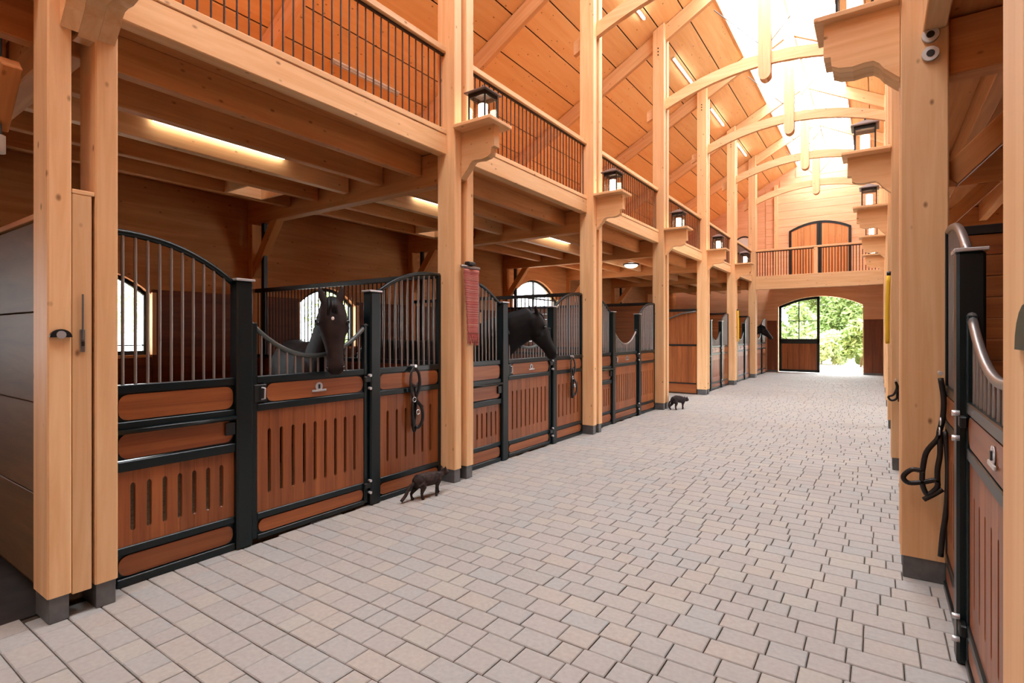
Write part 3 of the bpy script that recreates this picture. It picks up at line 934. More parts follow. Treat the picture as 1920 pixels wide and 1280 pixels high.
# ---- lantern brackets and lanterns
def bracket(k, side):
    yc = PY(k) + PM
    xf = XL if side < 0 else XR
    s = 1 if side < 0 else -1
    row = "left" if side < 0 else "right"
    t = thing("lantern_bracket", (xf, yc, 3.3), "scrolled timber lantern shelf on the %s post of the %s row" % (ORD[k - 1], row), "shelf", "scrolled lantern shelves")
    prof = [(-0.10, 3.80), (0.44, 3.80), (0.445, 3.57), (0.40, 3.565), (0.395, 3.50), (0.35, 3.475), (0.27, 3.462), (0.20, 3.470), (0.15, 3.468),
            (0.115, 3.44), (0.09, 3.40), (0.05, 3.36), (0.02, 3.33), (-0.01, 3.30), (-0.10, 3.30)]
    prism("arm", [(xf + s * u, v) for u, v in prof], 'y', yc - 0.045, yc + 0.045, TIM["x"], t)
    box("shelf_board", xf + s * 0.002, xf + s * 0.50, yc - 0.20, yc + 0.20, 3.80, 3.84, TIM["x"], t, 0.006)
    if (side > 0 and k == 2) or k == 1:
        ch = [(0.003, 3.80)] + prof[1:-2] + [(0.003, 3.315)]
        prism("side_cheek", [(xf + s * u, v) for u, v in ch], 'y', yc - 0.13, yc - 0.046, TIM["x"], t)
        prism("side_cheek", [(xf + s * u, v) for u, v in ch], 'y', yc + 0.046, yc + 0.13, TIM["x"], t)
    if k == 1: return
    xl = xf + s * 0.26
    z = 3.84
    L_ = thing("lantern", (xl, yc, z), "lit black lantern with metal roof on the %s post shelf of the %s row" % (ORD[k - 1], row), "lantern", "lanterns on the post shelves")
    h = 0.105
    box("base", xl - 0.12, xl + 0.12, yc - 0.12, yc + 0.12, z, z + 0.022, LFRAME, L_, 0.004)
    for a in (-1, 1):
        for b in (-1, 1):
            box("corner_bar", xl + a * h - 0.008, xl + a * h + 0.008, yc + b * h - 0.008, yc + b * h + 0.008, z + 0.02, z + 0.32, LFRAME, L_, 0.002)
    for a in (-1, 1):
        box("glass_pane", xl + a * h - 0.0015, xl + a * h + 0.0015, yc - h + 0.01, yc + h - 0.01, z + 0.022, z + 0.27, LGLASS, L_, 0.0005)
        box("glass_pane", xl - h + 0.01, xl + h - 0.01, yc + a * h - 0.0015, yc + a * h + 0.0015, z + 0.022, z + 0.27, LGLASS, L_, 0.0005)
        box("top_band", xl + a * h - 0.006, xl + a * h + 0.006, yc - h, yc + h, z + 0.27, z + 0.32, LFRAME, L_, 0.001)
        box("top_band", xl - h, xl + h, yc + a * h - 0.006, yc + a * h + 0.006, z + 0.27, z + 0.32, LFRAME, L_, 0.001)
    r_ = 0.145
    vs = [(xl + a * r_, yc + b * r_, z + 0.315) for a, b in ((-1, -1), (1, -1), (1, 1), (-1, 1))] + \
         [(xl + a * r_, yc + b * r_, z + 0.328) for a, b in ((-1, -1), (1, -1), (1, 1), (-1, 1))] + \
         [(xl + a * 0.02, yc + b * 0.02, z + 0.405) for a, b in ((-1, -1), (1, -1), (1, 1), (-1, 1))]
    fs = [[3, 2, 1, 0], [8, 9, 10, 11]] + [[i, (i + 1) % 4, 4 + (i + 1) % 4, 4 + i] for i in range(4)] + [[4 + i, 4 + (i + 1) % 4, 8 + (i + 1) % 4, 8 + i] for i in range(4)]
    raw("roof_cap", vs, fs, LROOF, L_)
    rod("finial", xl, yc, z + 0.40, z + 0.43, 0.016, LFRAME, L_, 8, 0.5)
    rod("light_tube", xl, yc, z + 0.022, z + 0.215, 0.05, BULB, L_, 14)
for k in range(1, 7):
    bracket(k, -1)
for k in range(2, 7):
    bracket(k, 1)

# ---- lights under the loft, on the roof and on the ceilings
TN = ["", "first stall", "second stall", "third stall"]
for k in (1, 2, 3):
    yc = (PY(k) + B1 + PY(k + 1)) / 2
    t = thing("tube_light", (-5.52, yc, 3.58), "lit fluorescent tube on the joist over the %s" % TN[k], "light", "fluorescent tubes under the loft")
    box("housing", -5.565, -5.50, yc - 0.68, yc + 0.68, 3.60, 3.645, WHITEP, t, 0.004)
    tube("tube", [(-5.525, yc - 0.66, 3.585), (-5.525, yc + 0.66, 3.585)], 0.015, TUBE, t, 8)
for k in range(2, 7):
    yc = PY(k) + B1 + 1.75
    x = -3.98
    t = thing("roof_tube_light", (x, yc, roof_z(x)), "white tube light on the roof boards behind truss %s of the row" % ORD[k - 1], "light", "tube lights on the roof slope")
    z = roof_z(x)
    put("housing", cbox_mesh(0.07, 1.5, 0.04, WHITEP, 0.004), (x, yc, z - 0.022), t, rot=(0, -_sl, 0))
    tube("tube", [(x + 0.02, yc - 0.72, z - 0.055), (x + 0.02, yc + 0.72, z - 0.055)], 0.016, TUBE_ROOF, t, 8)
t = thing("roof_tube_light", (-7.5, 6.35, 6.1), "grey unlit tube light low on the roof behind the loft railing", "light")
z = roof_z(-7.5)
put("housing", cbox_mesh(0.09, 1.5, 0.04, WHITEP, 0.004), (-7.5, 6.35, z - 0.022), t, rot=(0, -_sl, 0))
tube("tube", [(-7.48, 5.65, z - 0.055), (-7.48, 7.05, z - 0.055)], 0.016, TUBE_OFF, t, 8)
def dome(x, y, z, label):
    t = thing("ceiling_lamp", (x, y, z), label, "light")
    disc("rim", x, y, z - 0.015, 0.20, 0.03, 'z', BLACK, t, 20)
    bm = bmesh.new(); bmesh.ops.create_uvsphere(bm, u_segments=18, v_segments=8, radius=0.17)
    for v in bm.verts: v.co.z *= 0.42
    me = bpy.data.meshes.new("dome"); bm.to_mesh(me); bm.free(); me.materials.append(DOME)
    for p in me.polygons: p.use_smooth = True
    put("dome", me, (x, y, z - 0.04), t)
dome(-5.2, 12.9, 3.40, "round glowing ceiling lamp over the open passage")
dome(-1.95, 22.3, 3.60, "round glowing ceiling lamp under the gallery bridge")

# ================================================================== STALL FRONTS
def dip_z(t): return 1.42 + 0.27 * abs(2 * t - 1) ** 2.1
def stall(k, side, lab_front, lab_door, detail=True):
    y0, y1 = bay_span(k, side)
    if k == 7: y0, y1 = PY(7) + B1, min(PY(7) + B1 + 3.05, YE)
    xs = XS if side < 0 else XSR
    s = 1 if side < 0 else -1
    P1, P2 = y1 - 2.205, y1 - 0.945
    if side > 0 and k == 1: P1 = 1.72
    f = thing("stall_front", (xs, (y0 + y1) / 2, 0), lab_front, "stall front", "green framed stall fronts")
    def X(a, b): return (xs + s * a, xs + s * b)
    hw = 0.062
    for yp in (P1, P2):
        p = box("stall_post", *X(-0.055, 0.055), yp - hw, yp + hw, 0.0, 2.0, GREEN, f, 0.012)
        box("post_cap", *X(-0.066, 0.066), yp - hw - 0.012, yp + hw + 0.012, 2.0, 2.018, CHROME, p, 0.004)
    # --- curved head rails, bars
    def head(ya, yb, fall_at_b):
        pts = []
        n = 14
        for i in range(n + 1):
            t = i / n
            u = t if fall_at_b else 1 - t
            z = 2.25 - 0.27 * u ** 2.3
            pts.append((xs, ya + (yb - ya) * t, z))
        return pts
    def bars(ya, yb, nb, zfun, parent, zb=1.28):
        for j in range(nb):
            yy = ya + (yb - ya) * (j + 1) / (nb + 1)
            rod("bar", xs, yy, zb - 0.01, zfun(yy), 0.0105, GALV, parent, 6)
    na, nb_ = y0 + 0.01, P1 - hw
    hp = head(na, nb_, True)
    tube("arch_rail", hp, 0.022, GREEN, f, 8)
    bars(na, nb_, 10, lambda yy: 2.25 - 0.27 * ((yy - na) / (nb_ - na)) ** 2.3, f)
    fa, fb = P2 + hw, y1 - 0.01
    hp2 = []
    for i in range(15):
        t = i / 14
        hp2.append((xs, fa + (fb - fa) * t, 2.25 - 0.25 * (1 - t) ** 2.6))
    tube("arch_rail", hp2, 0.022, GALV if k == 1 and side > 0 else GREEN, f, 8)  # brighter metal on the right-hand stall paints in the rail's grazing sheen
    bars(fa, fb, 10, lambda yy: 2.25 - 0.25 * (1 - (yy - fa) / (fb - fa)) ** 2.6, f)
    for (ya, yb) in ((na - 0.01, na + 0.03), (fb - 0.03, fb + 0.01)):
        box("end_upright", *X(-0.02, 0.02), ya, yb, 0.03, 2.25, GREEN, f, 0.004)
    def board(ya, yb, za, zb_, par, r=0.055):
        box("backing_plate", *X(-0.012, 0.006), ya, yb, za, zb_, GREEN, par, 0.001)
        prism("board", rounded_rect(ya + 0.012, yb - 0.012, za + 0.008, zb_ - 0.008, min(r, (zb_ - za) / 2 - 0.012)), 'x', *X(0.006, 0.018), STALL["y"], par)
    def planks(ya, yb, za, zb_, sa, sb, n, par):
        w = (yb - ya) / n
        g = 0.0135
        for j in range(n):
            a, b = ya + j * w + 0.0008, ya + (j + 1) * w - 0.0008
            pts = [(a, za), (b, za)]
            if j < n - 1: pts += [(b, sa), (b - g * .7, sa + 0.006), (b - g, sa + 0.018), (b - g, sb - 0.018), (b - g * .7, sb - 0.006), (b, sb)]
            pts += [(b, zb_), (a, zb_)]
            if j > 0: pts += [(a, sb), (a + g * .7, sb - 0.006), (a + g, sb - 0.018), (a + g, sa + 0.018), (a + g * .7, sa + 0.006), (a, sa)]
            prism("plank", pts, 'x', *X(-0.014, 0.012), STALL["z"], par)
    # near panel (with the swing feeder bars)
    a, b = y0 + 0.04, P1 - hw
    def rail(par, ya, yb, z0, z1, d=0.024, mat=GREEN): return box("rail", *X(-0.022, d), ya, yb, z0, z1, mat, par, 0.005)
    rail(f, a, b, 1.225, 1.28)
    board(a, b, 1.045, 1.225, f)
    rail(f, a, b, 0.985, 1.045, 0.03)
    tube("feeder_bar", [(xs + s * 0.045, a, 0.985), (xs + s * 0.045, b, 0.985)], 0.017, GREEN, f, 8)
    board(a, b, 0.80, 0.975, f)
    box("feeder_latch", *X(0.018, 0.04), b - 0.075, b - 0.002, 0.86, 0.955, BLACK, f, 0.012)
    rail(f, a, b, 0.73, 0.795, 0.034)
    planks(a, b, 0.25, 0.73, 0.34, 0.65, 8, f)
    rail(f, a, b, 0.20, 0.25)
    board(a, b, 0.055, 0.20, f)
    rail(f, a, b, 0.0, 0.055, 0.03)
    # far panel
    a, b = P2 + hw, y1 - 0.04
    rail(f, a, b, 1.225, 1.28)
    board(a, b, 1.06, 1.225, f)
    rail(f, a, b, 1.01, 1.06)
    planks(a, b, 0.225, 1.01, 0.36, 0.86, 7, f)
    rail(f, a, b, 0.175, 0.225)
    board(a, b, 0.05, 0.175, f)
    rail(f, a, b, 0.0, 0.05, 0.03)
    # --- the door
    da, db = P1 + hw + 0.006, P2 - hw - 0.006
    d = thing("stall_door", (xs, (da + db) / 2, 0.02), lab_door, "stall door", "green framed stall doors")
    st = 0.045
    for (ya, yb) in ((da, da + st), (db - st, db)):
        box("stile", *X(-0.022, 0.022), ya, yb, 0.03, 1.69, GREEN, d, 0.005)
    pts = [(xs, da + (db - da) * i / 18, dip_z(i / 18)) for i in range(19)]
    tube("dip_rail", pts, 0.020, GALV if (k == 1 and side > 0) or k == 3 else plainrail, d, 8)  # right-hand door's rail is brighter metal to carry its grazing sheen
    ia, ib = da + st, db - st
    bars(ia - 0.03, ib + 0.03, 14, lambda yy: dip_z((yy - da) / (db - da)), d)
    rail(d, ia, ib, 1.225, 1.28)
    board(ia + 0.06, ib, 1.065, 1.225, d, 0.065)
    box("latch_plate", *X(0.0, 0.026), ia - 0.03, ia + 0.075, 1.075, 1.215, BLACK, d, 0.006)
    tube("latch_handle", [(xs + s * 0.034, ia + 0.025, 1.10), (xs + s * 0.05, ia + 0.045, 1.105), (xs + s * 0.05, ia + 0.045, 1.185), (xs + s * 0.034, ia + 0.025, 1.19)], 0.007, CHROME, d, 6)
    rail(d, ia, ib, 1.01, 1.065)
    planks(ia, ib, 0.225, 1.01, 0.355, 0.865, 10, d)
    rail(d, ia, ib, 0.175, 0.225)
    board(ia, ib, 0.06, 0.175, d)
    rail(d, ia, ib, 0.02, 0.06, 0.028)
    # emblem
    ym, zm = (da + db) / 2 + 0.03, 1.15
    e = disc("emblem", xs + s * 0.022, ym, zm + 0.008, 0.036, 0.008, 'x', CHROME, d, 14)
    box("emblem_bar", *X(0.022, 0.03), ym - 0.07, ym + 0.07, zm - 0.036, zm - 0.018, CHROME, d, 0.003)
    box("emblem_letter", *X(0.026, 0.031), ym - 0.009, ym + 0.009, zm - 0.010, zm + 0.026, BLACK, d, 0.001)
    for zz in (1.22, 1.10, 0.24, 0.13):
        disc("hinge_bolt", xs + s * 0.06, db - 0.01, zz, 0.014, 0.03, 'x', CHROME, d, 8)
    for zz in (1.19, 0.20):
        box("hinge", *X(0.02, 0.05), db - 0.06, db + 0.03, zz - 0.035, zz + 0.02, BLACK, d, 0.006)
    return P1, P2, y0, y1
plainrail = plain("grey_green_rail", srgb(92, 98, 96), 0.35, 0.5)

FL = {1: ("green framed stall front with dark bars where a brown horse looks out", "slatted stall door under the brown horse's lowered head"),
      2: ("green framed stall front of the black horse's stall behind the red rug", "slatted stall door that the black horse leans its neck over"),
      3: ("third green framed stall front, empty, just before the open passage", "slatted stall door with deep bright dip, empty stall before the passage"),
      5: ("stall front on the far side of the open passage", "stall door on the far side of the open passage"),
      6: ("stall front between the last two posts before the bridge", "stall door between the last two posts before the bridge"),
      7: ("stall front under the gallery bridge next to the end wall", "stall door under the gallery with a dark horse's head over it")}
for k in (1, 2, 3, 5, 6, 7):
    stall(k, -1, *FL[k])
stall(1, 1, "green framed stall front beside the large right-hand post with steel cap", "stall door with curved steel top rail at the right edge")

# ---- partitions between stalls
def partition(k, grill, label, side=-1, ny=None):
    yc = PY(k) + PM if ny is None else ny
    xa, xb = mx(XBL + 0.05, side), mx(XL - 0.27, side)
    if xa > xb: xa, xb = xb, xa
    t = thing("stall_partition", ((xa + xb) / 2, yc, 0), label, "partition", "partitions between the stalls")
    n = 9
    for i in range(n):
        za, zb = 0.03 + 1.22 * i / n, 0.03 + 1.22 * (i + 1) / n
        box("plank", xa, xb, yc - 0.02, yc + 0.02, za + 0.001, zb - 0.001, PANEL["x"], t, 0.004)
    box("rail", xa, xb, yc - 0.025, yc + 0.025, 1.25, 1.30, BLACK, t, 0.004)
    box("top_rail", xa, xb, yc - 0.025, yc + 0.025, 2.24, 2.30, BLACK, t, 0.004)
    xp = mx(-7.66, side)
    box("upright", xp - 0.035, xp + 0.035, yc - 0.03, yc + 0.03, 0.0, 3.28, BLACK, t, 0.004)
    if grill:
        nb = 50
        for j in range(nb):
            xx = xa + (xb - xa) * (j + 0.5) / nb
            rod("bar", xx, yc, 1.29, 2.25, 0.009, BALU, t, 6)
    else:
        for i in range(7):
            za, zb = 1.30 + 0.94 * i / 7, 1.30 + 0.94 * (i + 1) / 7
            box("plank", xa, xb, yc - 0.02, yc + 0.02, za + 0.001, zb - 0.001, STALL["x"], t, 0.004)
partition(2, True, "barred partition with black top rail behind the brown horse")
partition(3, True, "barred partition with black rail behind the black horse")
partition(4, False, "reddish boarded partition at the back of the empty third stall")
partition(6, False, "boarded partition between the fifth and sixth stalls")
partition(7, False, "boarded partition just before the gallery bridge")
partition(2, False, "dark red boarded partition inside the stall at the right edge", 1)
# side wall of the fifth stall facing the passage
t = thing("passage_partition", (-6, PY(5) + 0.05, 0), "upright plank stall side wall facing the open passage, black rails", "partition")
xa, xb = XBL + 0.05, XL - 0.27
n = 30
for i in range(n):
    a = xb - (xb - xa) * (i + 1) / n; b = xb - (xb - xa) * i / n
    box("plank", a + .001, b - .001, PY(5) + 0.03, PY(5) + 0.07, 0.30, 1.29, STALL["z"], t, 0.004)
    box("plank", a + .001, b - .001, PY(5) + 0.03, PY(5) + 0.07, 1.34, 2.22, STALL["z"], t, 0.002)
box("plank", xa, xb, PY(5) + 0.03, PY(5) + 0.07, 0.03, 0.27, STALL["x"], t, 0.004)
for (za, zb) in ((0.0, 0.03), (0.27, 0.30), (1.29, 1.34), (2.22, 2.29)):
    box("rail", xa, xb, PY(5) + 0.02, PY(5) + 0.08, za, zb, BLACK, t, 0.004)
tube("brace_bar", [(-4.02, PY(5) - 0.01, 2.22), (-4.4, PY(5) - 0.01, 2.17), (-4.9, PY(5) - 0.01, 1.98), (-5.3, PY(5) - 0.01, 1.7)], 0.02, SHOE, t, 8)

# ================================================================== HANGING THINGS
# red striped rug on its rail, on the second post
yr0, yr1 = PY(2) + 0.10, PY(2) + 0.36
xh = XL + 0.035
t = thing("hanging_rug", (xh, (yr0 + yr1) / 2, 1.45), "red and cream striped woven rug hanging from a rail on post", "rug")
vs, fs = [], []
nz, ny = 26, 8
for i in range(nz + 1):
    f = i / nz
    z = 2.32 - 0.72 * f
    sh = 0.06 * f
    for j in range(ny + 1):
        g = j / ny
        y = (yr0 + sh) + (yr1 - yr0 - sh) * g
        vs.append((xh + 0.012 + 0.007 * math.sin(g * 9 + f * 2) + 0.004 * math.sin(f * 60), y, z))
nv = len(vs)
for v in vs[:nv]: vs.append((v[0] - 0.008, v[1], v[2]))
for i in range(nz):
    for j in range(ny):
        a = i * (ny + 1) + j
        fs.append([a, a + 1, a + ny + 2, a + ny + 1]); fs.append([nv + a, nv + a + ny + 1, nv + a + ny + 2, nv + a + 1])
for i in range(nz):
    for a in (i * (ny + 1), i * (ny + 1) + ny):
        fs.append([a, a + ny + 1, nv + a + ny + 1, nv + a])
for j in range(ny):
    for a in (j, nz * (ny + 1) + j): fs.append([a, a + 1, nv + a + 1, nv + a])
raw("cloth", vs, fs, RUG, t, smooth=True)
tube("rail", [(xh, yr0 - 0.03, 2.34), (xh, yr1 + 0.02, 2.34)], 0.018, GALV, t, 8)
box("rail_hook", XL, XL + 0.07, yr0 + 0.06, yr1 - 0.08, 2.36, 2.40, BLACK, t, 0.01)
vs, fs = [], []
for j in range(14):
    y = yr0 + 0.06 + (yr1 - yr0 - 0.06) * (j + 0.5) / 14
    L_ = random.uniform(0.08, 0.14)
    v, f = tube_data([(xh + 0.012, y, 1.605), (xh + 0.016, y + random.uniform(-.01, .01), 1.60 - L_ / 2), (xh + 0.01, y + random.uniform(-.015, .015), 1.60 - L_)], 0.007, 5)
    b = len(vs); vs += v; fs += [[q + b for q in ff] for ff in f]
raw("fringe", vs, fs, RUG, t)["kind"] = "stuff"

# yellow straps
def strap(x, y, z0, z1, label, s):
    t = thing("hanging_strap", (x, y, z0), label, "strap", "yellow straps hung on posts")
    pts = catmull([(x, y - 0.03, z1), (x + s * 0.012, y - 0.035, (z0 + z1) / 2), (x + s * 0.01, y, z0), (x + s * 0.012, y + 0.035, (z0 + z1) / 2), (x, y + 0.03, z1)], 5)
    tube("webbing", pts, 0.022, YELLOW, t, 6, False, 0.5)
    disc("hook", x - s * 0.005, y, z1 + 0.03, 0.025, 0.044, 'x', BLACK, t, 8)
strap(XL + 0.025, PY(6) + 0.28, 1.38, 2.36, "yellow strap loop hanging on a far post of the left row", 1)
strap(XR - 0.025, PY(3) + 0.06, 1.50, 2.30, "yellow strap loop hanging behind the large right-hand post", -1)

# halters and bridles
def halter(name, label, paths, r, rings, hook, group="halters hung on stall fronts", peg=False):
    o = Vector(hook)
    t = thing(name, o, label, "halter", group)
    for p in paths:
        tube("strap", catmull(p, 5), r, LEATHER, t, 6, False, 0.55)
    for c in rings:
        ax = Vector(c)
        tube("ring", [ax + Vector((0.004, 0.024 * math.cos(a), 0.024 * math.sin(a))) for a in [2 * math.pi * i / 10 for i in range(10)]], 0.005, CHROME, t, 6, True)
    (disc("hook", o.x - 0.01, o.y, o.z + 0.01, 0.016, 0.07, 'x', CHROME, t, 8) if not peg else disc("hook", o.x, o.y + 0.03, o.z + 0.01, 0.012, 0.12, 'y', CHROME, t, 8))
def bridle_on_panel(xs, s, y, zt, label, sc_=1.0):
    x = xs + s * 0.055
    P = lambda dy, dz, dx=0.0: (x + s * dx, y + dy * sc_, zt + dz * sc_)
    paths = [[P(-0.0, 0.0), P(-0.055, -0.07, .01), P(-0.06, -0.2, .01), P(-0.02, -0.33)],
             [P(0.0, 0.0), P(0.05, -0.07, .015), P(0.055, -0.2, .02), P(0.02, -0.33)],
             [P(-0.055, -0.17), P(0.0, -0.2, .02), P(0.055, -0.17)],
             [P(0.0, -0.2), P(0.01, -0.34, .02), P(0.015, -0.48)],
             [P(-0.02, -0.33), P(-0.05, -0.45, .02), P(-0.03, -0.6, .01), P(0.0, -0.56), P(0.02, -0.42), P(0.0, -0.34)],
             [P(0.02, -0.33), P(0.08, -0.43, .03), P(0.085, -0.56, .03), P(0.03, -0.62, .01), P(-0.02, -0.5), P(0.02, -0.36)],
             [P(-0.03, -0.58), P(0.0, -0.66), P(0.03, -0.6)]]
    halter("hanging_bridle", label, paths, 0.017, [P(-0.02, -0.33, .02), P(0.02, -0.46, .03)], P(0, 0))
bridle_on_panel(XS, 1, 3.92, 1.27, "dark leather bridle hanging on the brown horse's stall front")
bridle_on_panel(XS, 1, PY(3) - 0.42, 1.25, "dark leather bridle hanging on the black horse's stall front", 0.95)
# the large halter by the near post
q = lambda x, z, y=4.24: (x, y, z)
halter("rope_halter", "black halter with twisted noseband dangling beside the large right-hand post",
       [[q(0.315, 1.33), q(0.33, 1.2), q(0.325, 1.08), q(0.31, 1.0)],
        [q(0.31, 1.0), q(0.30, 0.95), q(0.245, 0.86), q(0.225, 0.74)],
        [q(0.225, 0.74), q(0.17, 0.74), q(0.128, 0.69), q(0.155, 0.655), q(0.23, 0.67), q(0.29, 0.69), q(0.30, 0.655), q(0.27, 0.61), q(0.245, 0.60), q(0.225, 0.66), q(0.225, 0.74)],
        [q(0.31, 0.98), q(0.312, 0.86), q(0.30, 0.76), q(0.30, 0.68)],
        [q(0.23, 0.56), q(0.28, 0.60), q(0.325, 0.64)],
        [q(0.335, 1.0), q(0.35, 0.8), q(0.345, 0.55), q(0.325, 0.36), q(0.315, 0.22)]],
       0.015, [q(0.305, 1.0), q(0.31, 1.06)], q(0.315, 1.35), peg=True)
halter("rope_halter", "small dark halter hanging low on the post behind large right-hand post",
       [[q(0.16, 1.05, 7.66), q(0.17, 0.98, 7.66), q(0.14, 0.90, 7.66), q(0.09, 0.87, 7.66), q(0.12, 0.83, 7.66), q(0.17, 0.86, 7.66), q(0.17, 0.95, 7.66)],
        [q(0.16, 1.05, 7.66), q(0.19, 0.96, 7.66), q(0.19, 0.82, 7.66)]], 0.012, [], q(0.16, 1.06, 7.66), peg=True)
# flood lamp on the wash bay beam
t = thing("spot_lamp", (-4.27, 0.86, 2.70), "small white spot lamp hanging at the wash bay, left picture edge", "light")
disc("lamp_head", -4.27, 0.86, 2.72, 0.045, 0.10, 'z', WHITEP, t, 14)
disc("lamp_collar", -4.27, 0.86, 2.80, 0.028, 0.08, 'z', SHOE, t, 12)
beam("arm", (-4.34, 0.88, 2.84), (-4.05, 0.88, 3.14), 0.09, 0.09, DECK["x"], t)  # stands for the wash bay's diagonal timber brace, no part of the lamp
# conduit pipe on the wash bay wall
tube_t = tag(tube("conduit", [(-4.42, 0.9, 3.3), (-4.42, 0.9, 4.0)], 0.02, SHOE), "thin grey conduit pipe above the wash bay corner", "pipe")

# ================================================================== ANIMALS
def loft_mesh(secs, n=18):
    """secs: (center, half_width, half_height, up); closed loft"""
    vs, fs = [], []
    m = len(secs)
    C = [Vector(s[0]) for s in secs]
    for i, (c, a, b, up) in enumerate(secs):
        t = (C[min(i + 1, m - 1)] - C[max(i - 1, 0)]).normalized()
        up = Vector(up); up = (up - t * up.dot(t)).normalized()
        side = t.cross(up)
        for k in range(n):
            ang = 2 * math.pi * k / n
            vs.append(C[i] + side * (math.cos(ang) * a) + up * (math.sin(ang) * b))
    for i in range(m - 1):
        for k in range(n):
            fs.append([i * n + k, i * n + (k + 1) % n, (i + 1) * n + (k + 1) % n, (i + 1) * n + k])
    fs.append(list(range(n))[::-1]); fs.append([(m - 1) * n + k for k in range(n)])
    return vs, fs
def fused(name, lofts, voxel, mat, parent, smooth_it=6):
    vs, fs = [], []
    for (v, f) in lofts:
        b = len(vs); vs += v; fs += [[q_ + b for q_ in ff] for ff in f]
    o = raw(name, vs, fs, mat, parent, smooth=True)
    # make every closed shell point outward, then fuse into one skin
    md = o.modifiers.new("fuse", 'REMESH'); md.mode = 'VOXEL'; md.voxel_size = voxel; md.use_smooth_shade = True
    ms = o.modifiers.new("relax", 'SMOOTH'); ms.factor = 0.5; ms.iterations = smooth_it
    dg = bpy.context.evaluated_depsgraph_get()
    me = bpy.data.meshes.new_from_object(o.evaluated_get(dg))
    o.modifiers.clear()
    o.data = me
    if not me.materials: me.materials.append(mat)
    for p in me.polygons: p.use_smooth = True
    return o
def sphere(name, c, r, mat, parent, sq=(1, 1, 1)):
    bm = bmesh.new(); bmesh.ops.create_uvsphere(bm, u_segments=12, v_segments=8, radius=r)
    me = bpy.data.meshes.new(name); bm.to_mesh(me); bm.free(); me.materials.append(mat)
    for p in me.polygons: p.use_smooth = True
    return put(name, me, c, parent, scale=sq)

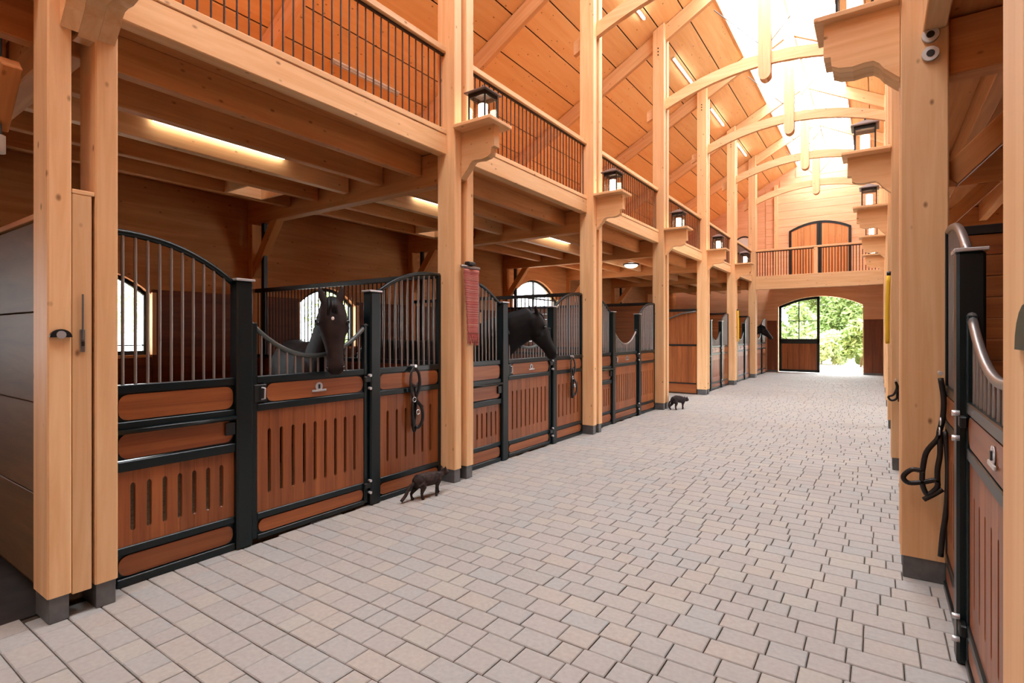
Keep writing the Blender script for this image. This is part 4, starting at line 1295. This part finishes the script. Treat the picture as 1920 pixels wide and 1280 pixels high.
def horse(label, mat, chest, body_dir, poll, head_dir, face_up, star=False, withers=1.55, hlen=0.60, thick=1.0):
    """chest: front of trunk; body_dir: from rump to chest (horizontal); poll: top of head; head_dir: poll to muzzle; face_up: direction the forehead faces"""
    chest = Vector(chest); bd = Vector(body_dir).normalized(); poll = Vector(poll)
    hd = Vector(head_dir).normalized(); fu = Vector(face_up); fu = (fu - hd * fu.dot(hd)).normalized()
    sd = hd.cross(fu)                      # head's side
    side = Vector((-bd.y, bd.x, 0))
    Z = Vector((0, 0, 1))
    root = thing("horse", (chest.x - bd.x * 0.8, chest.y - bd.y * 0.8, 0.0), label, "horse", "horses in the stalls")
    def at(back, h, lat=0.0): return Vector((chest.x, chest.y, 0)) - bd * back + side * lat + Z * h
    parts = []
    # trunk, deep chest narrowing to the flank
    tr = [(at(-0.02, 1.12), 0.12, 0.16), (at(0.10, 1.14), 0.21, 0.27), (at(0.32, 1.16), 0.26, 0.35), (at(0.60, 1.17), 0.29, 0.36), (at(0.95, 1.18), 0.30, 0.34),
          (at(1.25, 1.22), 0.28, 0.31), (at(1.50, 1.24), 0.28, 0.30), (at(1.70, 1.20), 0.23, 0.25), (at(1.82, 1.15), 0.13, 0.15)]
    parts.append(loft_mesh([(c, a, b, Z) for c, a, b in tr], 20))
    # neck
    base = at(0.22, 1.30 if thick < 1.1 else 1.22)
    nk_end = poll - fu * 0.13 + hd * 0.07
    m1 = base.lerp(nk_end, 0.33) + Z * 0.03; m2 = base.lerp(nk_end, 0.68) + Z * 0.05
    nd = (nk_end - base).normalized()
    upn = Z if abs(nd.z) < 0.85 else -bd
    parts.append(loft_mesh([(base - nd * 0.15, 0.15, 0.30 * thick, upn), (base, 0.15, 0.29 * thick, upn), (m1, 0.115, 0.235 * thick, upn), (m2, 0.095, 0.18 * thick, upn), (nk_end, 0.085, 0.14 * thick, upn), (nk_end + nd * 0.06, 0.05, 0.09, upn)], 18))
    # head
    k = hlen / 0.60
    H = lambda l, d: poll + hd * (l * k) - fu * (d * k)
    hs = [(H(-0.02, 0.09), 0.055, 0.06), (H(0.03, 0.10), 0.085, 0.10), (H(0.12, 0.115), 0.104, 0.125), (H(0.20, 0.12), 0.106, 0.13), (H(0.28, 0.115), 0.088, 0.118),
          (H(0.36, 0.105), 0.070, 0.095), (H(0.45, 0.095), 0.058, 0.076), (H(0.52, 0.092), 0.062, 0.072), (H(0.575, 0.095), 0.060, 0.066), (H(0.61, 0.10), 0.035, 0.042)]
    parts.append(loft_mesh([(c, a * k * 1.14, b * k * 1.05, fu) for c, a, b in hs], 18))
    for s in (-1, 1):
        # brow, cheek and nostril bulges
        for (l, d, w, r) in ((0.175, 0.055, 0.085, 0.034), (0.22, 0.155, 0.062, 0.075), (0.545, 0.06, 0.045, 0.028)):
            c = H(l, d) + sd * (s * w * k)
            parts.append(loft_mesh([(c - hd * r * 0.9, r * .4, r * .4, fu), (c - hd * r * .5, r * .85, r * .85, fu), (c, r, r, fu), (c + hd * r * .5, r * .85, r * .85, fu), (c + hd * r * .9, r * .4, r * .4, fu)], 10))
        e0 = H(0.02, 0.06) + sd * (s * 0.055 * k)
        ed = (-hd * 1.0 + sd * s * 0.28 + fu * 0.12).normalized()
        parts.append(loft_mesh([(e0 - ed * 0.03, 0.028, 0.030, fu), (e0 + ed * 0.03, 0.038, 0.028, fu), (e0 + ed * 0.08, 0.034, 0.022, fu), (e0 + ed * 0.13, 0.018, 0.016, fu), (e0 + ed * 0.155, 0.008, 0.010, fu)], 10))
    # legs
    for s in (-1, 1):
        fl = [(0.28, 1.05, 0.16, 0.11), (0.26, 0.85, 0.15, 0.075), (0.25, 0.55, 0.145, 0.052), (0.25, 0.46, 0.145, 0.056), (0.255, 0.36, 0.145, 0.036), (0.26, 0.17, 0.145, 0.036), (0.245, 0.10, 0.145, 0.045), (0.215, 0.015, 0.145, 0.06)]
        parts.append(loft_mesh([(at(b, h, s * l), r, r * 1.15, bd) for b, h, l, r in fl], 12))
        hl = [(1.50, 1.12, 0.16, 0.20), (1.47, 0.92, 0.16, 0.15), (1.50, 0.78, 0.155, 0.09), (1.66, 0.60, 0.15, 0.058), (1.68, 0.52, 0.15, 0.056), (1.65, 0.38, 0.15, 0.038), (1.63, 0.17, 0.15, 0.038), (1.61, 0.10, 0.15, 0.046), (1.58, 0.015, 0.15, 0.06)]
        parts.append(loft_mesh([(at(b, h, s * l), r * 0.85, r * 1.1, bd) for b, h, l, r in hl], 12))
    fused("body", parts, 0.014, mat, root, 5)
    # tail
    tp = catmull([at(1.80, 1.32), at(1.92, 1.25), at(1.96, 0.95), at(1.94, 0.55)], 5)
    tube("tail", tp, 0.05, MANE, root, 8)
    # mane: locks along the crest, forelock between the ears
    vs, fs = [], []
    rr = random.Random(5)
    crest = [base + upn * 0.26, m1 + upn * 0.215, m2 + upn * 0.16, poll - fu * 0.06 - hd * 0.0]
    cr = catmull(crest, 8)
    ns = nd.cross(upn)
    for i, c in enumerate(cr):
        for j in range(9):
            s = ns * rr.uniform(0.05, 0.085) * rr.choice((1, 1, 1, -0.8))
            dr = rr.uniform(0.08, 0.22)
            c2 = c + nd * rr.uniform(-0.03, 0.03)
            p = [c2 + ns * rr.uniform(-.02, .02), c2 + s * 0.9 - upn * dr * 0.4 + upn * 0.012, c2 + s * 1.2 - upn * dr + nd * rr.uniform(-.02, .02)]
            v, f = tube_data(p, 0.009, 4)
            b = len(vs); vs += v; fs += [[q_ + b for q_ in ff] for ff in f]
    for j in range(9):
        o_ = sd * rr.uniform(-0.03, 0.03)
        p = [poll - hd * 0.02 - fu * 0.03 + o_, poll + hd * 0.05 + fu * 0.012 + o_, poll + hd * rr.uniform(0.10, 0.15) + fu * 0.006 + o_ * 1.5]
        v, f = tube_data(p, 0.010, 5)
        b = len(vs); vs += v; fs += [[q_ + b for q_ in ff] for ff in f]
    raw("mane", vs, fs, MANE, root, smooth=True)["kind"] = "stuff"
    for s in (-1, 1):
        sphere("eye", H(0.185, 0.062) + sd * (s * 0.114 * k), 0.02, EYE, root)
        sphere("nostril", H(0.56, 0.055) + sd * (s * 0.062 * k), 0.014, EYE, root)
    if star: sphere("star_marking", H(0.165, -0.002), 0.018, STAR, root, (1, 1, 1.2))
    return root
horse("dark brown horse with a white star, face lowered over its door", COAT_B,
      (-4.64, 3.38, 0), (1, -0.42, 0), (-3.86, 2.885, 1.905), (0.16, -0.05, -1.0), (0.80, -0.60, 0.1), True, hlen=0.63)
horse("black horse stretching its neck out sideways over its door", COAT_K,
      (-4.30, 5.45, 0), (1, 0.22, 0), (-3.70, 6.00, 1.90), (0.24, 0.36, -0.80), (0.45, 0.62, 0.42), False, hlen=0.64, thick=1.4)
horse("black horse's head showing far off under the gallery bridge", COAT_K,
      (-4.6, 22.6, 0), (1, 0.05, 0), (-3.72, 22.7, 1.95), (0.55, 0.1, -0.72), (0.75, -0.1, 0.55), False)

def cat(label, pos, heading, mat, head_low, arch, scale=1.0, tail=None):
    pos = Vector(pos); f = Vector((math.cos(heading), math.sin(heading), 0)); s_ = Vector((-f.y, f.x, 0)); Z = Vector((0, 0, 1))
    root = thing("cat", pos, label, "cat")
    A = lambda b, l, h: pos + (f * b + s_ * l + Z * h) * scale
    parts = []
    tr = [(-0.17, 0.165, 0.03, 0.04), (-0.13, 0.175, 0.055, 0.068), (-0.05, 0.178 + arch, 0.058, 0.068), (0.04, 0.172 + arch * .7, 0.056, 0.066), (0.11, 0.17, 0.05, 0.062), (0.155, 0.172, 0.03, 0.04)]
    parts.append(loft_mesh([(A(b, 0, h), a * scale, c * scale, Z) for b, h, a, c in tr], 14))
    hz = 0.215 - head_low
    parts.append(loft_mesh([(A(0.12, 0, 0.18), 0.036 * scale, 0.04 * scale, Z), (A(0.16, 0, 0.19 - head_low * .5), 0.034 * scale, 0.036 * scale, Z), (A(0.19, 0, hz), 0.03 * scale, 0.03 * scale, Z)], 12))
    parts.append(loft_mesh([(A(0.165, 0, hz), 0.02 * scale, 0.022 * scale, Z), (A(0.185, 0, hz + .003), 0.043 * scale, 0.038 * scale, Z), (A(0.21, 0, hz + .002), 0.045 * scale, 0.038 * scale, Z), (A(0.235, 0, hz - .006), 0.03 * scale, 0.027 * scale, Z), (A(0.255, 0, hz - .012), 0.014 * scale, 0.013 * scale, Z)], 14))
    for s in (-1, 1):
        parts.append(loft_mesh([(A(0.195, s * 0.026, hz + 0.02), 0.014 * scale, 0.018 * scale, f), (A(0.192, s * 0.03, hz + 0.045), 0.009 * scale, 0.014 * scale, f), (A(0.190, s * 0.033, hz + 0.062), 0.004 * scale, 0.005 * scale, f)], 8))
        st = 0.03 * s
        parts.append(loft_mesh([(A(0.11, s * 0.032, 0.16), 0.026 * scale, 0.03 * scale, f), (A(0.11 + st, s * 0.034, 0.09), 0.015 * scale, 0.017 * scale, f), (A(0.11 + st * 1.3, s * 0.034, 0.02), 0.012 * scale, 0.013 * scale, f), (A(0.12 + st * 1.3, s * 0.034, 0.005), 0.013 * scale, 0.02 * scale, f)], 10))
        st = -0.035 * s
        parts.append(loft_mesh([(A(-0.11, s * 0.034, 0.16), 0.034 * scale, 0.05 * scale, f), (A(-0.10 + st * .5, s * 0.036, 0.11), 0.024 * scale, 0.034 * scale, f), (A(-0.14 + st, s * 0.036, 0.06), 0.013 * scale, 0.015 * scale, f), (A(-0.13 + st, s * 0.036, 0.015), 0.012 * scale, 0.014 * scale, f), (A(-0.115 + st, s * 0.036, 0.005), 0.013 * scale, 0.022 * scale, f)], 10))
    fused("body", parts, 0.0055 * scale, mat, root, 4)
    tube("tail", catmull([A(*p) for p in tail], 5), 0.016 * scale, mat, root, 8)
    for s in (-1, 1):
        sphere("eye", A(0.238, s * 0.019, hz + 0.008), 0.006 * scale, EYE, root)
    return root
cat("dark tabby cat walking along the stall front below the bridle", (-3.66, 3.86, 0.0), math.radians(82), CATF, 0.01, 0.0, 1.02,
    [(-0.16, 0, 0.17), (-0.22, 0.01, 0.13), (-0.25, 0.015, 0.07), (-0.30, 0.02, 0.02)])
cat("small dark cat with arched back and lowered head at passage mouth", (-3.54, 11.42, 0.0), math.radians(62), CATK, 0.045, 0.02, 1.15,
    [(-0.16, 0, 0.17), (-0.20, 0.01, 0.15), (-0.22, 0.01, 0.09), (-0.215, 0.0, 0.03)])

# ================================================================== OUTSIDE
def tree(name, label, base, height, crown_r, mat, seed, trunk=True, squash=1.0, n=1500, group="trees beyond the doorway"):
    rr = random.Random(seed)
    base = Vector(base)
    t = thing(name, base, label, "tree" if trunk else "bush", group)
    if trunk:
        tube("trunk", [base, base + Vector((0.1, 0, height * 0.3)), base + Vector((0.0, 0.1, height * 0.7))], 0.12, BARK, t, 8)
    else:
        tube("stem", [base, base + Vector((0.05, 0, height * 0.3)), base + Vector((0.0, 0.1, height * 0.6))], 0.04, BARK, t, 6)
    cl = []
    for i in range(14):
        a = rr.uniform(0, 6.28); u = rr.uniform(0, 1) ** 0.5
        cl.append((base + Vector((math.cos(a) * crown_r * u * 0.75, math.sin(a) * crown_r * u * 0.75, height * (0.30 if trunk else 0.15) + (height * (0.62 if trunk else 0.75)) * rr.random())), crown_r * rr.uniform(0.3, 0.5)))
    vs, fs = [], []
    for i in range(n):
        c, r = rr.choice(cl)
        d = Vector((rr.gauss(0, 1), rr.gauss(0, 1), rr.gauss(0, 1))).normalized() * (r * rr.uniform(0.6, 1.0))
        p = c + d * squash
        if p.z < 0.05: continue
        e = rr.uniform(0.06, 0.12)
        a1 = Vector((rr.gauss(0, 1), rr.gauss(0, 1), rr.gauss(0, 1))).normalized(); a2 = a1.orthogonal().normalized()
        b = len(vs)
        vs += [p - a1 * e * 1.6, p + a2 * e * 0.7, p + a1 * e * 1.6, p - a2 * e * 0.7]
        fs.append([b, b + 1, b + 2, b + 3])
    raw("foliage", vs, fs, mat, t)["kind"] = "stuff"
TREES = [("leafy_bush", "rounded green bush just outside the open half of the end door", (-0.75, 31.5, 0), 2.3, 1.0, LEAF_B, 1, False),
         ("leafy_bush", "low pale bush outside the end door beside the shut leaf", (-2.6, 33.5, 0), 1.8, 1.2, LEAF_A, 2, False),
         ("leafy_tree", "tall pale green tree seen through the open half of the door", (0.6, 37.0, 0), 6.5, 2.3, LEAF_A, 3, True),
         ("leafy_tree", "green tree seen through the glass of the end door leaf", (-4.0, 38.0, 0), 6.5, 2.4, LEAF_B, 4, True),
         ("leafy_tree", "pale tree further off behind the middle of the end door", (-2.0, 44.0, 0), 8.0, 3.2, LEAF_A, 5, True),
         ("leafy_bush", "broad green bush filling the glass of the shut door leaf", (-4.4, 34.0, 0), 3.2, 1.7, LEAF_B, 8, False),
         ("leafy_bush", "tall pale shrub against the right jamb of the end door", (0.7, 34.0, 0), 3.8, 1.3, LEAF_A, 9, False),
         ("leafy_bush", "tall green shrub behind the middle of the end door", (-1.7, 37.5, 0), 4.2, 1.8, LEAF_B, 10, False),
         ("leafy_tree", "green tree outside the first stall's window", (-34.0, 14.0, 0), 4.6, 3.2, LEAF_A, 6, True),
         ("leafy_tree", "green tree outside the window behind the brown horse", (-34.0, 27.0, 0), 4.8, 3.2, LEAF_B, 7, True)]
for i, (nm, lb, bs, h, cr, m, sd_, tr) in enumerate(TREES):
    tree(nm, lb, bs, h, cr, m, sd_, tr, 1.0, 5200 if bs[1] > 29 else 2600)
